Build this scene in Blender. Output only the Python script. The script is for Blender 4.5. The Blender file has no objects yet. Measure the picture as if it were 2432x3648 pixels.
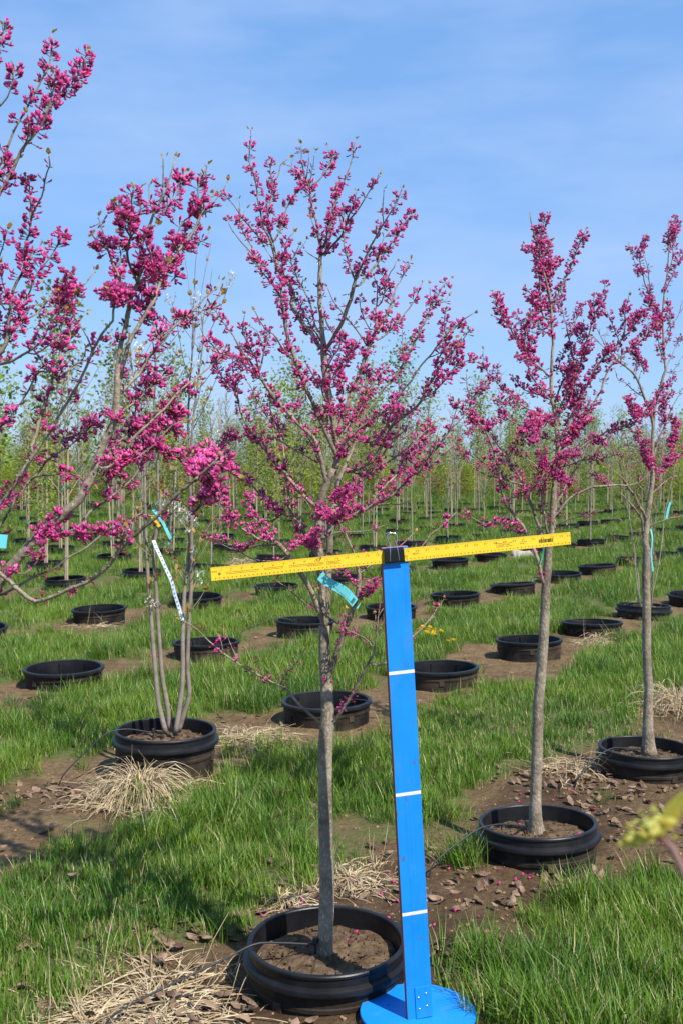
import bpy, math, random
import numpy as np
from mathutils import Vector, Matrix, noise as mnoise

R = math.radians
rng = random.Random(7)
nrg = np.random.default_rng(11)
scene = bpy.context.scene
col = scene.collection

# ------------------------------------------------------------------ camera
CAM = Vector((0.0, 0.0, 1.44))
PITCH = R(2.56)
FPX = 3891.0                      # focal length in pixels of the 2432 x 3648 frame
cam_d = bpy.data.cameras.new('camera')
cam_d.sensor_fit = 'VERTICAL'
cam_d.sensor_height = 22.5
cam_d.sensor_width = 15.0
cam_d.lens = 24.0
cam_d.clip_start = 0.02
cam_d.clip_end = 3000
cam_d.dof.use_dof = True
cam_d.dof.focus_distance = 3.1
cam_d.dof.aperture_fstop = 8.0
cam = bpy.data.objects.new('camera', cam_d)
col.objects.link(cam)
cam.location = CAM
cam.rotation_euler = (R(90) - PITCH, 0, 0)
scene.camera = cam

# ------------------------------------------------------------------ sky and sun
SUN_AZ = R(42)                    # to the right of straight behind the camera
SUN_EL = R(50)
to_sun = Vector((math.sin(SUN_AZ) * math.cos(SUN_EL), -math.cos(SUN_AZ) * math.cos(SUN_EL), math.sin(SUN_EL)))
world = bpy.data.worlds.new('World')
scene.world = world
world.use_nodes = True
wn, wl = world.node_tree.nodes, world.node_tree.links
wn.clear()
w_out = wn.new('ShaderNodeOutputWorld')
w_bg = wn.new('ShaderNodeBackground')
sky = wn.new('ShaderNodeTexSky')
sky.sky_type = 'NISHITA'
sky.sun_disc = False
sky.sun_elevation = SUN_EL
sky.sun_rotation = math.pi - SUN_AZ
sky.altitude = 200
sky.air_density = 1.0
sky.dust_density = 0.6
sky.ozone_density = 2.2
# thin high cirrus veil
w_tc = wn.new('ShaderNodeTexCoord')
w_mp = wn.new('ShaderNodeMapping')
w_mp.inputs['Scale'].default_value = (1.6, 1.6, 6.0)
w_mp.inputs['Rotation'].default_value = (0.15, 0.25, 0.3)
w_nz = wn.new('ShaderNodeTexNoise')
w_nz.inputs['Scale'].default_value = 1.5
w_nz.inputs['Detail'].default_value = 5
w_nz.inputs['Roughness'].default_value = 0.55
w_rp = wn.new('ShaderNodeMapRange')
w_rp.inputs['From Min'].default_value = 0.45
w_rp.inputs['From Max'].default_value = 0.72
w_rp.inputs['To Min'].default_value = 0.0
w_rp.inputs['To Max'].default_value = 0.7
w_mx = wn.new('ShaderNodeMix')
w_mx.data_type = 'RGBA'
w_mx.inputs[7].default_value = (3.4, 4.6, 6.9, 1)
wl.new(w_tc.outputs['Generated'], w_mp.inputs['Vector'])
wl.new(w_mp.outputs['Vector'], w_nz.inputs['Vector'])
wl.new(w_nz.outputs['Fac'], w_rp.inputs['Value'])
wl.new(w_rp.outputs['Result'], w_mx.inputs['Factor'])
w_hz = wn.new('ShaderNodeMix')          # even high haze over the whole sky
w_hz.data_type = 'RGBA'
w_hz.inputs['Factor'].default_value = 0.56
w_hz.inputs[7].default_value = (1.55, 3.6, 7.6, 1)
wl.new(sky.outputs['Color'], w_hz.inputs[6])
wl.new(w_hz.outputs[2], w_mx.inputs[6])
wl.new(w_mx.outputs[2], w_bg.inputs['Color'])
w_bg.inputs['Strength'].default_value = 0.103
wl.new(w_bg.outputs['Background'], w_out.inputs['Surface'])

sun_d = bpy.data.lights.new('sun', 'SUN')
sun_d.energy = 5.0
sun_d.angle = R(0.53)
sun_d.color = (1.0, 0.95, 0.87)
sun = bpy.data.objects.new('sun', sun_d)
col.objects.link(sun)
sun.location = to_sun * 30
sun.rotation_euler = to_sun.to_track_quat('Z', 'Y').to_euler()

vs = scene.view_settings
vs.view_transform = 'Standard'
vs.look = 'None'
vs.exposure = 0.52
vs.gamma = 1.0
vs.use_curve_mapping = False

# ------------------------------------------------------------------ helpers
CP, SP = math.cos(PITCH), math.sin(PITCH)
def at(px, py, depth):
    """the point that stands at ground distance `depth` in the direction of a photograph pixel"""
    a, b = (px - 1216.0) / FPX, -(py - 1824.0) / FPX
    t = depth / (CP + b * SP)
    return Vector((CAM.x + a * t, depth, CAM.z + t * (-SP + b * CP)))

def tag(o, label=None, cat=None, group=None, kind=None):
    if label: o['label'] = label
    if cat: o['category'] = cat
    if group: o['group'] = group
    if kind: o['kind'] = kind
    return o

def empty(name, loc=(0, 0, 0), rz=0.0):
    o = bpy.data.objects.new(name, None)
    o.empty_display_size = 0.1
    col.objects.link(o)
    o.location = loc
    o.rotation_euler = (0, 0, rz)
    return o

class MB:
    """collects verts and faces for one mesh"""
    def __init__(self):
        self.v, self.f, self.m, self.n = [], [], [], 0
    def add(self, verts, faces, mat=0):
        b = self.n
        verts = np.asarray(verts, float).reshape(-1, 3)
        self.v.append(verts)
        self.n += len(verts)
        for f in faces:
            self.f.append(tuple(i + b for i in f))
            self.m.append(mat)
    def box(self, lo, hi, mat=0, mtx=None):
        x0, y0, z0 = lo; x1, y1, z1 = hi
        vv = [(x0,y0,z0),(x1,y0,z0),(x1,y1,z0),(x0,y1,z0),(x0,y0,z1),(x1,y0,z1),(x1,y1,z1),(x0,y1,z1)]
        if mtx: vv = [mtx @ Vector(p) for p in vv]
        self.add(vv, [(0,3,2,1),(4,5,6,7),(0,1,5,4),(1,2,6,5),(2,3,7,6),(3,0,4,7)], mat)
    def tube(self, pts, rad, sides=6, mat=0, cap=True):
        pts = np.asarray(pts, float)
        n = len(pts)
        rad = np.broadcast_to(np.asarray(rad, float), (n,))
        tan = np.gradient(pts, axis=0)
        tan /= np.linalg.norm(tan, axis=1)[:, None] + 1e-12
        ref = np.array([1.0, 0, 0]) if abs(tan[0][0]) < 0.8 else np.array([0, 1.0, 0])
        u = np.cross(tan[0], ref); u /= np.linalg.norm(u)
        ang = np.arange(sides) * 2 * math.pi / sides
        rings = []
        for i in range(n):
            u = u - tan[i] * np.dot(u, tan[i]); u /= np.linalg.norm(u) + 1e-12
            w = np.cross(tan[i], u)
            rings.append(pts[i] + rad[i] * (np.cos(ang)[:, None] * u + np.sin(ang)[:, None] * w))
        vv = np.concatenate(rings)
        ff = []
        for i in range(n - 1):
            for k in range(sides):
                k2 = (k + 1) % sides
                ff.append((i*sides+k, i*sides+k2, (i+1)*sides+k2, (i+1)*sides+k))
        if cap:
            ff.append(tuple(range(sides))[::-1])
            ff.append(tuple((n-1)*sides + k for k in range(sides)))
        self.add(vv, ff, mat)
    def lathe(self, prof, seg=40, mat=0, cx=0, cy=0, closed=False, wob=None):
        ang = np.arange(seg) * 2 * math.pi / seg
        vv, ff = [], []
        for (r, z) in prof:
            for a in ang:
                k = 1.0 if wob is None else wob(a)
                vv.append((cx + r*k*math.cos(a), cy + r*k*math.sin(a), z))
        n = len(prof)
        for i in range(n - 1 if not closed else n):
            j = (i + 1) % n
            for k in range(seg):
                k2 = (k + 1) % seg
                ff.append((i*seg+k, i*seg+k2, j*seg+k2, j*seg+k))
        self.add(vv, ff, mat)
    def mesh(self, name, mats, smooth=False, sharp=0):
        me = bpy.data.meshes.new(name)
        v = np.concatenate(self.v) if self.v else np.zeros((0, 3))
        me.from_pydata(v.tolist(), [], self.f)
        for m in (mats if isinstance(mats, (list, tuple)) else [mats]):
            me.materials.append(m)
        if any(self.m):
            me.polygons.foreach_set('material_index', self.m)
        if smooth:
            me.polygons.foreach_set('use_smooth', [True] * len(self.f))
        me.update()
        if sharp: me.set_sharp_from_angle(angle=R(sharp))
        return me
    def obj(self, name, mats, parent=None, smooth=False, loc=None):
        o = bpy.data.objects.new(name, self.mesh(name, mats, smooth))
        col.objects.link(o)
        if parent: o.parent = parent
        if loc is not None: o.location = loc
        return o

def place(name, me, parent=None, loc=(0,0,0), rot=(0,0,0), sc=1.0):
    o = bpy.data.objects.new(name, me)
    col.objects.link(o)
    if parent: o.parent = parent
    o.location = loc
    o.rotation_euler = rot
    o.scale = (sc, sc, sc) if not hasattr(sc, '__len__') else sc
    return o

def smooth_line(P, step):
    """Catmull-Rom through P (n x k), resampled at about `step` in the first three columns"""
    P = np.asarray(P, float)
    if len(P) == 2:
        Q = [P[0] + (P[1]-P[0])*t for t in np.linspace(0, 1, 8)]
    else:
        X = np.vstack([2*P[0]-P[1], P, 2*P[-1]-P[-2]])
        Q = []
        for i in range(1, len(X)-2):
            p0, p1, p2, p3 = X[i-1], X[i], X[i+1], X[i+2]
            for t in np.linspace(0, 1, 9)[:-1]:
                Q.append(0.5*((2*p1)+(-p0+p2)*t+(2*p0-5*p1+4*p2-p3)*t*t+(-p0+3*p1-3*p2+p3)*t**3))
        Q.append(P[-1])
    Q = np.array(Q)
    s = np.concatenate([[0], np.cumsum(np.linalg.norm(np.diff(Q[:, :3], axis=0), axis=1))])
    n = max(3, int(s[-1]/step)+1)
    t = np.linspace(0, s[-1], n)
    return np.stack([np.interp(t, s, Q[:, k]) for k in range(Q.shape[1])], 1), s[-1]

# ------------------------------------------------------------------ materials
def mat(name, color, rough=0.7, spec=0.3, vary=None, vscale=20.0, bump=0.0, bscale=80.0, transl=0.0, detail=4.0, metal=0.0, objvar=0.0, coat=0.0):
    m = bpy.data.materials.new(name)
    m.use_nodes = True
    nt = m.node_tree; n, l = nt.nodes, nt.links
    b = n['Principled BSDF']
    b.inputs['Roughness'].default_value = rough
    b.inputs['Specular IOR Level'].default_value = spec
    b.inputs['Metallic'].default_value = metal
    b.inputs['Coat Weight'].default_value = coat
    b.inputs['Base Color'].default_value = (*color, 1)
    out = n['Material Output']
    csock = None
    tc = n.new('ShaderNodeTexCoord')
    if vary is not None:
        nz = n.new('ShaderNodeTexNoise')
        nz.inputs['Scale'].default_value = vscale
        nz.inputs['Detail'].default_value = detail
        nz.inputs['Roughness'].default_value = 0.6
        l.new(tc.outputs['Object'], nz.inputs['Vector'])
        mr = n.new('ShaderNodeMapRange')
        mr.inputs['From Min'].default_value = 0.36
        mr.inputs['From Max'].default_value = 0.64
        l.new(nz.outputs['Fac'], mr.inputs['Value'])
        mx = n.new('ShaderNodeMix'); mx.data_type = 'RGBA'
        mx.inputs[6].default_value = (*color, 1)
        mx.inputs[7].default_value = (*vary, 1)
        l.new(mr.outputs['Result'], mx.inputs['Factor'])
        csock = mx.outputs[2]
    if objvar > 0:
        oi = n.new('ShaderNodeObjectInfo')
        mr2 = n.new('ShaderNodeMapRange')
        mr2.inputs['To Min'].default_value = 1 - objvar
        mr2.inputs['To Max'].default_value = 1 + objvar
        l.new(oi.outputs['Random'], mr2.inputs['Value'])
        hs = n.new('ShaderNodeHueSaturation')
        hs.inputs['Color'].default_value = (*color, 1)
        if csock: l.new(csock, hs.inputs['Color'])
        l.new(mr2.outputs['Result'], hs.inputs['Value'])
        csock = hs.outputs['Color']
    if csock: l.new(csock, b.inputs['Base Color'])
    if bump > 0:
        nb = n.new('ShaderNodeTexNoise')
        nb.inputs['Scale'].default_value = bscale
        nb.inputs['Detail'].default_value = 6
        l.new(tc.outputs['Object'], nb.inputs['Vector'])
        bp = n.new('ShaderNodeBump')
        bp.inputs['Strength'].default_value = 1.0
        bp.inputs['Distance'].default_value = bump
        l.new(nb.outputs['Fac'], bp.inputs['Height'])
        l.new(bp.outputs['Normal'], b.inputs['Normal'])
    if transl > 0:
        tr = n.new('ShaderNodeBsdfTranslucent')
        tr.inputs['Color'].default_value = (*color, 1)
        if csock: l.new(csock, tr.inputs['Color'])
        ms = n.new('ShaderNodeMixShader')
        ms.inputs['Fac'].default_value = transl
        l.new(b.outputs['BSDF'], ms.inputs[1])
        l.new(tr.outputs['BSDF'], ms.inputs[2])
        l.new(ms.outputs['Shader'], out.inputs['Surface'])
    return m

def bark_mat(name, c0, c1, c2, scale):
    """grey bark with pale lenticel specks and darker blotches"""
    m = mat(name, c0, 0.85, 0.15, c1, scale*0.25, 0.004, scale*1.4)
    n, l = m.node_tree.nodes, m.node_tree.links
    b = n['Principled BSDF']
    tc = n.new('ShaderNodeTexCoord')
    v = n.new('ShaderNodeTexNoise'); v.inputs['Scale'].default_value = scale*3.2; v.inputs['Detail'].default_value = 2
    mp = n.new('ShaderNodeMapping'); mp.inputs['Scale'].default_value = (1, 1, 0.4)
    l.new(tc.outputs['Object'], mp.inputs['Vector']); l.new(mp.outputs['Vector'], v.inputs['Vector'])
    mr = n.new('ShaderNodeMapRange'); mr.inputs['From Min'].default_value = 0.54; mr.inputs['From Max'].default_value = 0.70
    mr.inputs['To Max'].default_value = 0.62
    l.new(v.outputs['Fac'], mr.inputs['Value'])
    src = b.inputs['Base Color'].links[0].from_socket
    mx = n.new('ShaderNodeMix'); mx.data_type = 'RGBA'
    l.new(mr.outputs['Result'], mx.inputs['Factor'])
    l.new(src, mx.inputs[6]); mx.inputs[7].default_value = (*c2, 1)
    # broad weathered bands and lichen-dull patches
    v2 = n.new('ShaderNodeTexNoise'); v2.inputs['Scale'].default_value = 9.0; v2.inputs['Detail'].default_value = 5
    l.new(tc.outputs['Object'], v2.inputs['Vector'])
    mr3 = n.new('ShaderNodeMapRange'); mr3.inputs['From Min'].default_value = 0.46; mr3.inputs['From Max'].default_value = 0.66; mr3.inputs['To Max'].default_value = 0.38
    l.new(v2.outputs['Fac'], mr3.inputs['Value'])
    mx3 = n.new('ShaderNodeMix'); mx3.data_type = 'RGBA'
    l.new(mr3.outputs['Result'], mx3.inputs['Factor'])
    l.new(mx.outputs[2], mx3.inputs[6]); mx3.inputs[7].default_value = (c0[0]*0.55, c0[1]*0.55, c0[2]*0.55, 1)
    l.new(mx3.outputs[2], b.inputs['Base Color'])
    return m

M = {}
M['bark'] = bark_mat('redbud_bark', (0.155, 0.122, 0.086), (0.31, 0.258, 0.19), (0.50, 0.44, 0.34), 60)
M['twig'] = mat('redbud_twig', (0.15, 0.115, 0.09), 0.8, 0.2, (0.28, 0.24, 0.19), 40, 0.001, 300)
M['amel_bark'] = mat('smooth_bark', (0.27, 0.225, 0.18), 0.75, 0.2, (0.18, 0.15, 0.12), 25, 0.001, 120)
M['petal'] = mat('petal_pink', (0.88, 0.29, 0.58), 0.5, 0.3, (0.70, 0.075, 0.35), 130, transl=0.3, objvar=0.16)
M['keel'] = mat('keel_magenta', (0.66, 0.052, 0.29), 0.40, 0.45, (0.44, 0.012, 0.12), 110, transl=0.12, objvar=0.2)
M['bud'] = mat('bud_magenta', (0.36, 0.008, 0.095), 0.42, 0.4, (0.22, 0.005, 0.055), 120)
M['calyx'] = mat('calyx_dark', (0.10, 0.014, 0.022), 0.6, 0.3)
M['yleaf'] = mat('young_leaf', (0.40, 0.31, 0.08), 0.5, 0.3, (0.42, 0.20, 0.05), 30, transl=0.4)
M['plastic'] = mat('pot_plastic', (0.005, 0.0055, 0.007), 0.40, 0.28, (0.013, 0.0125, 0.0125), 9, 0.0006, 60, objvar=0.5)
M['plastic_dirty'] = mat('pot_plastic_muddy', (0.009, 0.008, 0.0075), 0.7, 0.2, (0.062, 0.044, 0.029), 7, 0.001, 60, detail=8, objvar=0.5)
M['hose'] = mat('drip_hose', (0.025, 0.026, 0.028), 0.5, 0.4)
M['mulch'] = mat('pot_soil', (0.060, 0.038, 0.022), 0.95, 0.1, (0.145, 0.098, 0.060), 35, 0.006, 90, detail=8)
M['straw'] = mat('dead_grass', (0.30, 0.215, 0.115), 0.8, 0.2, (0.58, 0.47, 0.30), 26, transl=0.15)
M['dleaf'] = mat('dead_leaf', (0.095, 0.054, 0.033), 0.8, 0.2, (0.31, 0.21, 0.14), 18, 0.001, 90, transl=0.1, objvar=0.3)
M['clod'] = mat('soil_clod', (0.30, 0.19, 0.11), 0.95, 0.1, (0.20, 0.125, 0.075), 40, 0.004, 90)
M['stake'] = mat('bamboo_stake', (0.46, 0.36, 0.23), 0.7, 0.25, (0.36, 0.27, 0.17), 8)
M['tie'] = mat('green_tie', (0.02, 0.22, 0.15), 0.5)
M['far_bark'] = mat('young_bark', (0.22, 0.18, 0.14), 0.85, 0.2, (0.31, 0.27, 0.22), 12)
M['leaf_green'] = mat('spring_leaf', (0.31, 0.36, 0.03), 0.55, 0.3, (0.21, 0.28, 0.025), 3, transl=0.45, objvar=0.25)
M['leaf_deep'] = mat('maple_leaf', (0.13, 0.22, 0.035), 0.55, 0.3, (0.18, 0.27, 0.045), 3, transl=0.4, objvar=0.25)
M['leaf_bronze'] = mat('bronze_leaf', (0.13, 0.05, 0.04), 0.55, 0.3, (0.22, 0.10, 0.05), 3, transl=0.3, objvar=0.25)
M['white_flower'] = mat('white_petal', (0.80, 0.80, 0.76), 0.6, 0.2, transl=0.3)
M['blue'] = mat('blue_paint', (0.004, 0.205, 0.70), 0.45, 0.35, (0.010, 0.235, 0.74), 6, 0.0003, 40)
def worn_paint(m):
    """long brush streaks, a few dull scuffs and mud specks on painted wood"""
    n, l = m.node_tree.nodes, m.node_tree.links
    b = n['Principled BSDF']
    tc = n.new('ShaderNodeTexCoord')
    def layer(scale, det, lo, hi, top, colr):
        mp = n.new('ShaderNodeMapping'); mp.inputs['Scale'].default_value = scale
        l.new(tc.outputs['Object'], mp.inputs['Vector'])
        q = n.new('ShaderNodeTexNoise'); q.inputs['Scale'].default_value = 1.0; q.inputs['Detail'].default_value = det
        l.new(mp.outputs['Vector'], q.inputs['Vector'])
        r_ = n.new('ShaderNodeMapRange'); r_.inputs['From Min'].default_value = lo; r_.inputs['From Max'].default_value = hi; r_.inputs['To Max'].default_value = top
        l.new(q.outputs['Fac'], r_.inputs['Value'])
        mx = n.new('ShaderNodeMix'); mx.data_type = 'RGBA'
        src = b.inputs['Base Color'].links[0].from_socket
        l.new(r_.outputs['Result'], mx.inputs['Factor']); l.new(src, mx.inputs[6]); mx.inputs[7].default_value = (*colr, 1)
        l.new(mx.outputs[2], b.inputs['Base Color'])
    layer((160, 160, 3.5), 4, 0.50, 0.75, 0.45, (0.004, 0.15, 0.50))
    layer((22, 22, 9), 6, 0.56, 0.68, 0.65, (0.03, 0.22, 0.50))
    layer((70, 70, 28), 5, 0.65, 0.71, 0.8, (0.06, 0.12, 0.17))
worn_paint(M['blue'])
M['white'] = mat('white_paint', (0.72, 0.73, 0.68), 0.6, 0.3, (0.60, 0.60, 0.46), 60)
M['orange'] = mat('raw_red_edge', (0.42, 0.10, 0.035), 0.7, 0.2, (0.30, 0.07, 0.03), 20)
M['yellow'] = mat('yellow_paint', (0.80, 0.50, 0.025), 0.40, 0.4, (0.84, 0.54, 0.035), 5)
M['ink'] = mat('black_ink', (0.012, 0.011, 0.008), 0.6, 0.2)
M['steel'] = mat('bright_steel', (0.62, 0.62, 0.60), 0.25, 0.5, metal=1.0)
M['clip'] = mat('black_enamel', (0.006, 0.006, 0.007), 0.25, 0.5)
M['aqua'] = mat('aqua_tag', (0.17, 0.68, 0.72), 0.5, 0.3, transl=0.15)
M['polka'] = mat('white_ribbon', (0.74, 0.78, 0.85), 0.5, 0.3)
M['yellow_ribbon'] = mat('yellow_ribbon', (0.80, 0.52, 0.02), 0.5, 0.3)
M['pink_ribbon'] = mat('pink_ribbon', (0.80, 0.12, 0.28), 0.5, 0.3)
M['dande'] = mat('dandelion_yellow', (0.85, 0.55, 0.01), 0.6, 0.2, transl=0.2)
M['cloth'] = mat('pale_fabric', (0.42, 0.38, 0.33), 0.85, 0.1, (0.34, 0.30, 0.26), 12)
M['maple_flower'] = mat('yellow_green_flower', (0.40, 0.42, 0.08), 0.5, 0.3, (0.55, 0.42, 0.05), 60, transl=0.4)
M['red_twig'] = mat('smooth_red_twig', (0.20, 0.11, 0.09), 0.6, 0.3)
M['fallen'] = mat('fallen_petal', (0.62, 0.03, 0.22), 0.6, 0.2)

def blade_mat(name, ca, cb, cc):
    """grass blade: colour shifts along the blade and from tuft to tuft"""
    m = mat(name, ca, 0.5, 0.3, transl=0.2)
    n, l = m.node_tree.nodes, m.node_tree.links
    b = n['Principled BSDF']
    tr = [x for x in n if x.type == 'BSDF_TRANSLUCENT'][0]
    at_ = n.new('ShaderNodeAttribute'); at_.attribute_name = 'tone'
    oi = n.new('ShaderNodeObjectInfo')
    ge = n.new('ShaderNodeNewGeometry')
    nz = n.new('ShaderNodeTexNoise'); nz.inputs['Scale'].default_value = 1.3; nz.inputs['Detail'].default_value = 3
    l.new(ge.outputs['Position'], nz.inputs['Vector'])
    mx = n.new('ShaderNodeMix'); mx.data_type = 'RGBA'
    mx.inputs[6].default_value = (*ca, 1); mx.inputs[7].default_value = (*cb, 1)
    mr = n.new('ShaderNodeMapRange'); mr.inputs['From Min'].default_value = 0.35; mr.inputs['From Max'].default_value = 0.65
    l.new(nz.outputs['Fac'], mr.inputs['Value'])
    l.new(mr.outputs['Result'], mx.inputs['Factor'])
    mx2 = n.new('ShaderNodeMix'); mx2.data_type = 'RGBA'
    l.new(at_.outputs['Fac'], mx2.inputs['Factor'])
    l.new(mx.outputs[2], mx2.inputs[6]); mx2.inputs[7].default_value = (*cc, 1)
    l.new(mx2.outputs[2], b.inputs['Base Color'])
    l.new(mx2.outputs[2], tr.inputs['Color'])
    return m
M['grass'] = blade_mat('grass_blade', (0.055, 0.145, 0.010), (0.140, 0.240, 0.018), (0.42, 0.36, 0.17))
# ------------------------------------------------------------------ field layout: rows of pots run away to the right
U = np.array([0.582, 0.813]); NV = np.array([-0.813, 0.582])
STEP = 1.254
P1 = np.array([-0.05, 2.98])
ROW_A = {0: P1 - 1.95*NV, 1: P1, 2: np.array([-0.087, 6.06]), 3: np.array([-1.04, 8.05]), 4: np.array([-1.47, 10.88]), 5: np.array([-3.16, 12.5])}
for r_ in range(6, 34):
    ROW_A[r_] = ROW_A[r_-1] + 1.95*NV + U*(0.35*((r_*37) % 5 - 2))
ROW_S = np.array([np.dot(ROW_A[r_] - P1, NV) for r_ in sorted(ROW_A)])
def spot(r, k):
    p = ROW_A[r] + U*STEP*k
    return float(p[0]), float(p[1])

def vnoise(x, y, seed=0):
    """smooth value noise in [0,1], vectorised"""
    x = np.asarray(x, float); y = np.asarray(y, float)
    xi = np.floor(x).astype(np.int64); yi = np.floor(y).astype(np.int64)
    fx = x - xi; fy = y - yi
    fx = fx*fx*(3-2*fx); fy = fy*fy*(3-2*fy)
    def h(a, b):
        k = (a*374761393 + b*668265263 + seed*1442695041) & 0xFFFFFFFF
        k = ((k ^ (k >> 13)) * 1274126177) & 0xFFFFFFFF
        return ((k ^ (k >> 16)) & 0xFFFF) / 65535.0
    return (h(xi,yi)*(1-fx)+h(xi+1,yi)*fx)*(1-fy) + (h(xi,yi+1)*(1-fx)+h(xi+1,yi+1)*fx)*fy
def fbm(x, y, seed=0):
    return 0.5*vnoise(x,y,seed)+0.28*vnoise(2.1*x,2.1*y,seed+1)+0.14*vnoise(4.3*x,4.3*y,seed+2)+0.08*vnoise(8.7*x,8.7*y,seed+3)

def soil_mask(x, y):
    x = np.asarray(x, float); y = np.asarray(y, float)
    s = (x-P1[0])*NV[0] + (y-P1[1])*NV[1]
    d = np.min(np.abs(s[..., None] - ROW_S), axis=-1)
    dist = np.sqrt(x*x+y*y)
    ri = np.argmin(np.abs(s[..., None] - ROW_S), axis=-1)
    hw = np.where(ri == 1, 0.50, np.where(ri == 2, 0.42, 0.37)) + 0.40*(fbm(x*2.3, y*2.3, 5)-0.5)*2 - np.clip((dist-9)/40, 0, 0.16)
    return np.clip((hw - d)/0.16 + 0.5, 0, 1)
def height(x, y):
    x = np.asarray(x, float); y = np.asarray(y, float)
    m = soil_mask(x, y)
    h = 0.035*(fbm(x*0.7, y*0.7, 21)-0.5) + m*0.050*(fbm(x*5, y*5, 31)-0.5) + (1-m)*0.008
    h = h + 0.022*np.exp(-((x-0.1)**2+(y-2.78)**2)/0.10)
    return h
def hz(x, y): return float(height(np.array([x]), np.array([y]))[0])

# ground material ------------------------------------------------------------
gm = bpy.data.materials.new('field_soil')
gm.use_nodes = True
gn, gl = gm.node_tree.nodes, gm.node_tree.links
gb = gn['Principled BSDF']; gb.inputs['Roughness'].default_value = 0.95; gb.inputs['Specular IOR Level'].default_value = 0.12
ga = gn.new('ShaderNodeAttribute'); ga.attribute_name = 'soil'
gw = gn.new('ShaderNodeAttribute'); gw.attribute_name = 'moist'
gp = gn.new('ShaderNodeNewGeometry')
def gnoise(sc, det, rough=0.6):
    q = gn.new('ShaderNodeTexNoise'); q.inputs['Scale'].default_value = sc; q.inputs['Detail'].default_value = det; q.inputs['Roughness'].default_value = rough
    gl.new(gp.outputs['Position'], q.inputs['Vector']); return q
def gmix(fac, a, b):
    q = gn.new('ShaderNodeMix'); q.data_type = 'RGBA'
    if hasattr(fac, 'name'): gl.new(fac, q.inputs['Factor'])
    else: q.inputs['Factor'].default_value = fac
    for s_, v_ in ((6, a), (7, b)):
        if isinstance(v_, tuple): q.inputs[s_].default_value = (*v_, 1)
        else: gl.new(v_, q.inputs[s_])
    return q.outputs[2]
def gramp(sock, a, b):
    q = gn.new('ShaderNodeMapRange'); q.inputs['From Min'].default_value = a; q.inputs['From Max'].default_value = b
    gl.new(sock, q.inputs['Value']); return q.outputs['Result']
n1 = gnoise(9, 8); n2 = gnoise(45, 6); n3 = gnoise(2.2, 4)
soil_c = gmix(gramp(n1.outputs['Fac'], 0.35, 0.65), (0.135, 0.087, 0.044), (0.225, 0.150, 0.080))
soil_c = gmix(gramp(n2.outputs['Fac'], 0.50, 0.68), soil_c, (0.085, 0.053, 0.028))
damp_c = gmix(gramp(n1.outputs['Fac'], 0.35, 0.65), (0.052, 0.032, 0.018), (0.098, 0.062, 0.035))
soil_c = gmix(gw.outputs['Fac'], soil_c, damp_c)
thatch = gmix(gramp(n2.outputs['Fac'], 0.40, 0.62), (0.055, 0.085, 0.018), (0.19, 0.17, 0.075))
thatch = gmix(gramp(n3.outputs['Fac'], 0.4, 0.7), thatch, (0.075, 0.12, 0.025))
gcol = gmix(ga.outputs['Fac'], thatch, soil_c)
gl.new(gcol, gb.inputs['Base Color'])
gbp = gn.new('ShaderNodeBump'); gbp.inputs['Distance'].default_value = 0.03; gbp.inputs['Strength'].default_value = 0.9
gn4 = gnoise(38, 9, 0.65)
gl.new(gn4.outputs['Fac'], gbp.inputs['Height']); gl.new(gbp.outputs['Normal'], gb.inputs['Normal'])

def graded(lo, hi, step, far_lo, far_hi, g):
    a = list(np.arange(lo, hi + 1e-6, step))
    d = step
    while a[-1] < far_hi: d *= g; a.append(a[-1] + d)
    d = step; b = []
    x = lo
    while x > far_lo: d *= g; x -= d; b.append(x)
    return np.array(b[::-1] + a)
gx = graded(-3.4, 4.6, 0.045, -700, 900, 1.10)
gy = graded(-1.0, 12.5, 0.045, -60, 1500, 1.055)
GX, GY = np.meshgrid(gx, gy)
gsoil = soil_mask(GX, GY)
gzz = height(GX, GY)
gzz *= np.clip(1.5 - np.abs(GY)/120, 0.15, 1)
gv = np.stack([GX, GY, gzz], -1).reshape(-1, 3)
nx, ny = len(gx), len(gy)
idx = np.arange(nx*ny).reshape(ny, nx)
gf = np.stack([idx[:-1,:-1], idx[:-1,1:], idx[1:,1:], idx[1:,:-1]], -1).reshape(-1, 4)
gme = bpy.data.meshes.new('ground')
gme.vertices.add(len(gv)); gme.vertices.foreach_set('co', gv.ravel())
gme.loops.add(gf.size); gme.loops.foreach_set('vertex_index', gf.ravel())
gme.polygons.add(len(gf)); gme.polygons.foreach_set('loop_start', np.arange(0, gf.size, 4))
gme.polygons.foreach_set('use_smooth', np.ones(len(gf), bool))
gme.update(calc_edges=True)
a_ = gme.attributes.new('soil', 'FLOAT', 'POINT'); a_.data.foreach_set('value', gsoil.ravel())
S1 = np.abs((GX-P1[0])*NV[0] + (GY-P1[1])*NV[1])
moist = np.clip(1.15 - S1/0.75, 0, 1)*np.clip(1.6 - GY/4.6, 0, 1) + 0.45*(fbm(GX*2.3, GY*2.3, 77) > 0.56)
a_ = gme.attributes.new('moist', 'FLOAT', 'POINT'); a_.data.foreach_set('value', np.clip(moist*(0.45+0.8*fbm(GX*4, GY*4, 8)), 0, 1).ravel())
gme.materials.append(gm)
ground = bpy.data.objects.new('ground', gme); col.objects.link(ground)
tag(ground, 'nursery field of tan soil strips between bands of turf', None, None, 'structure')

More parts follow.
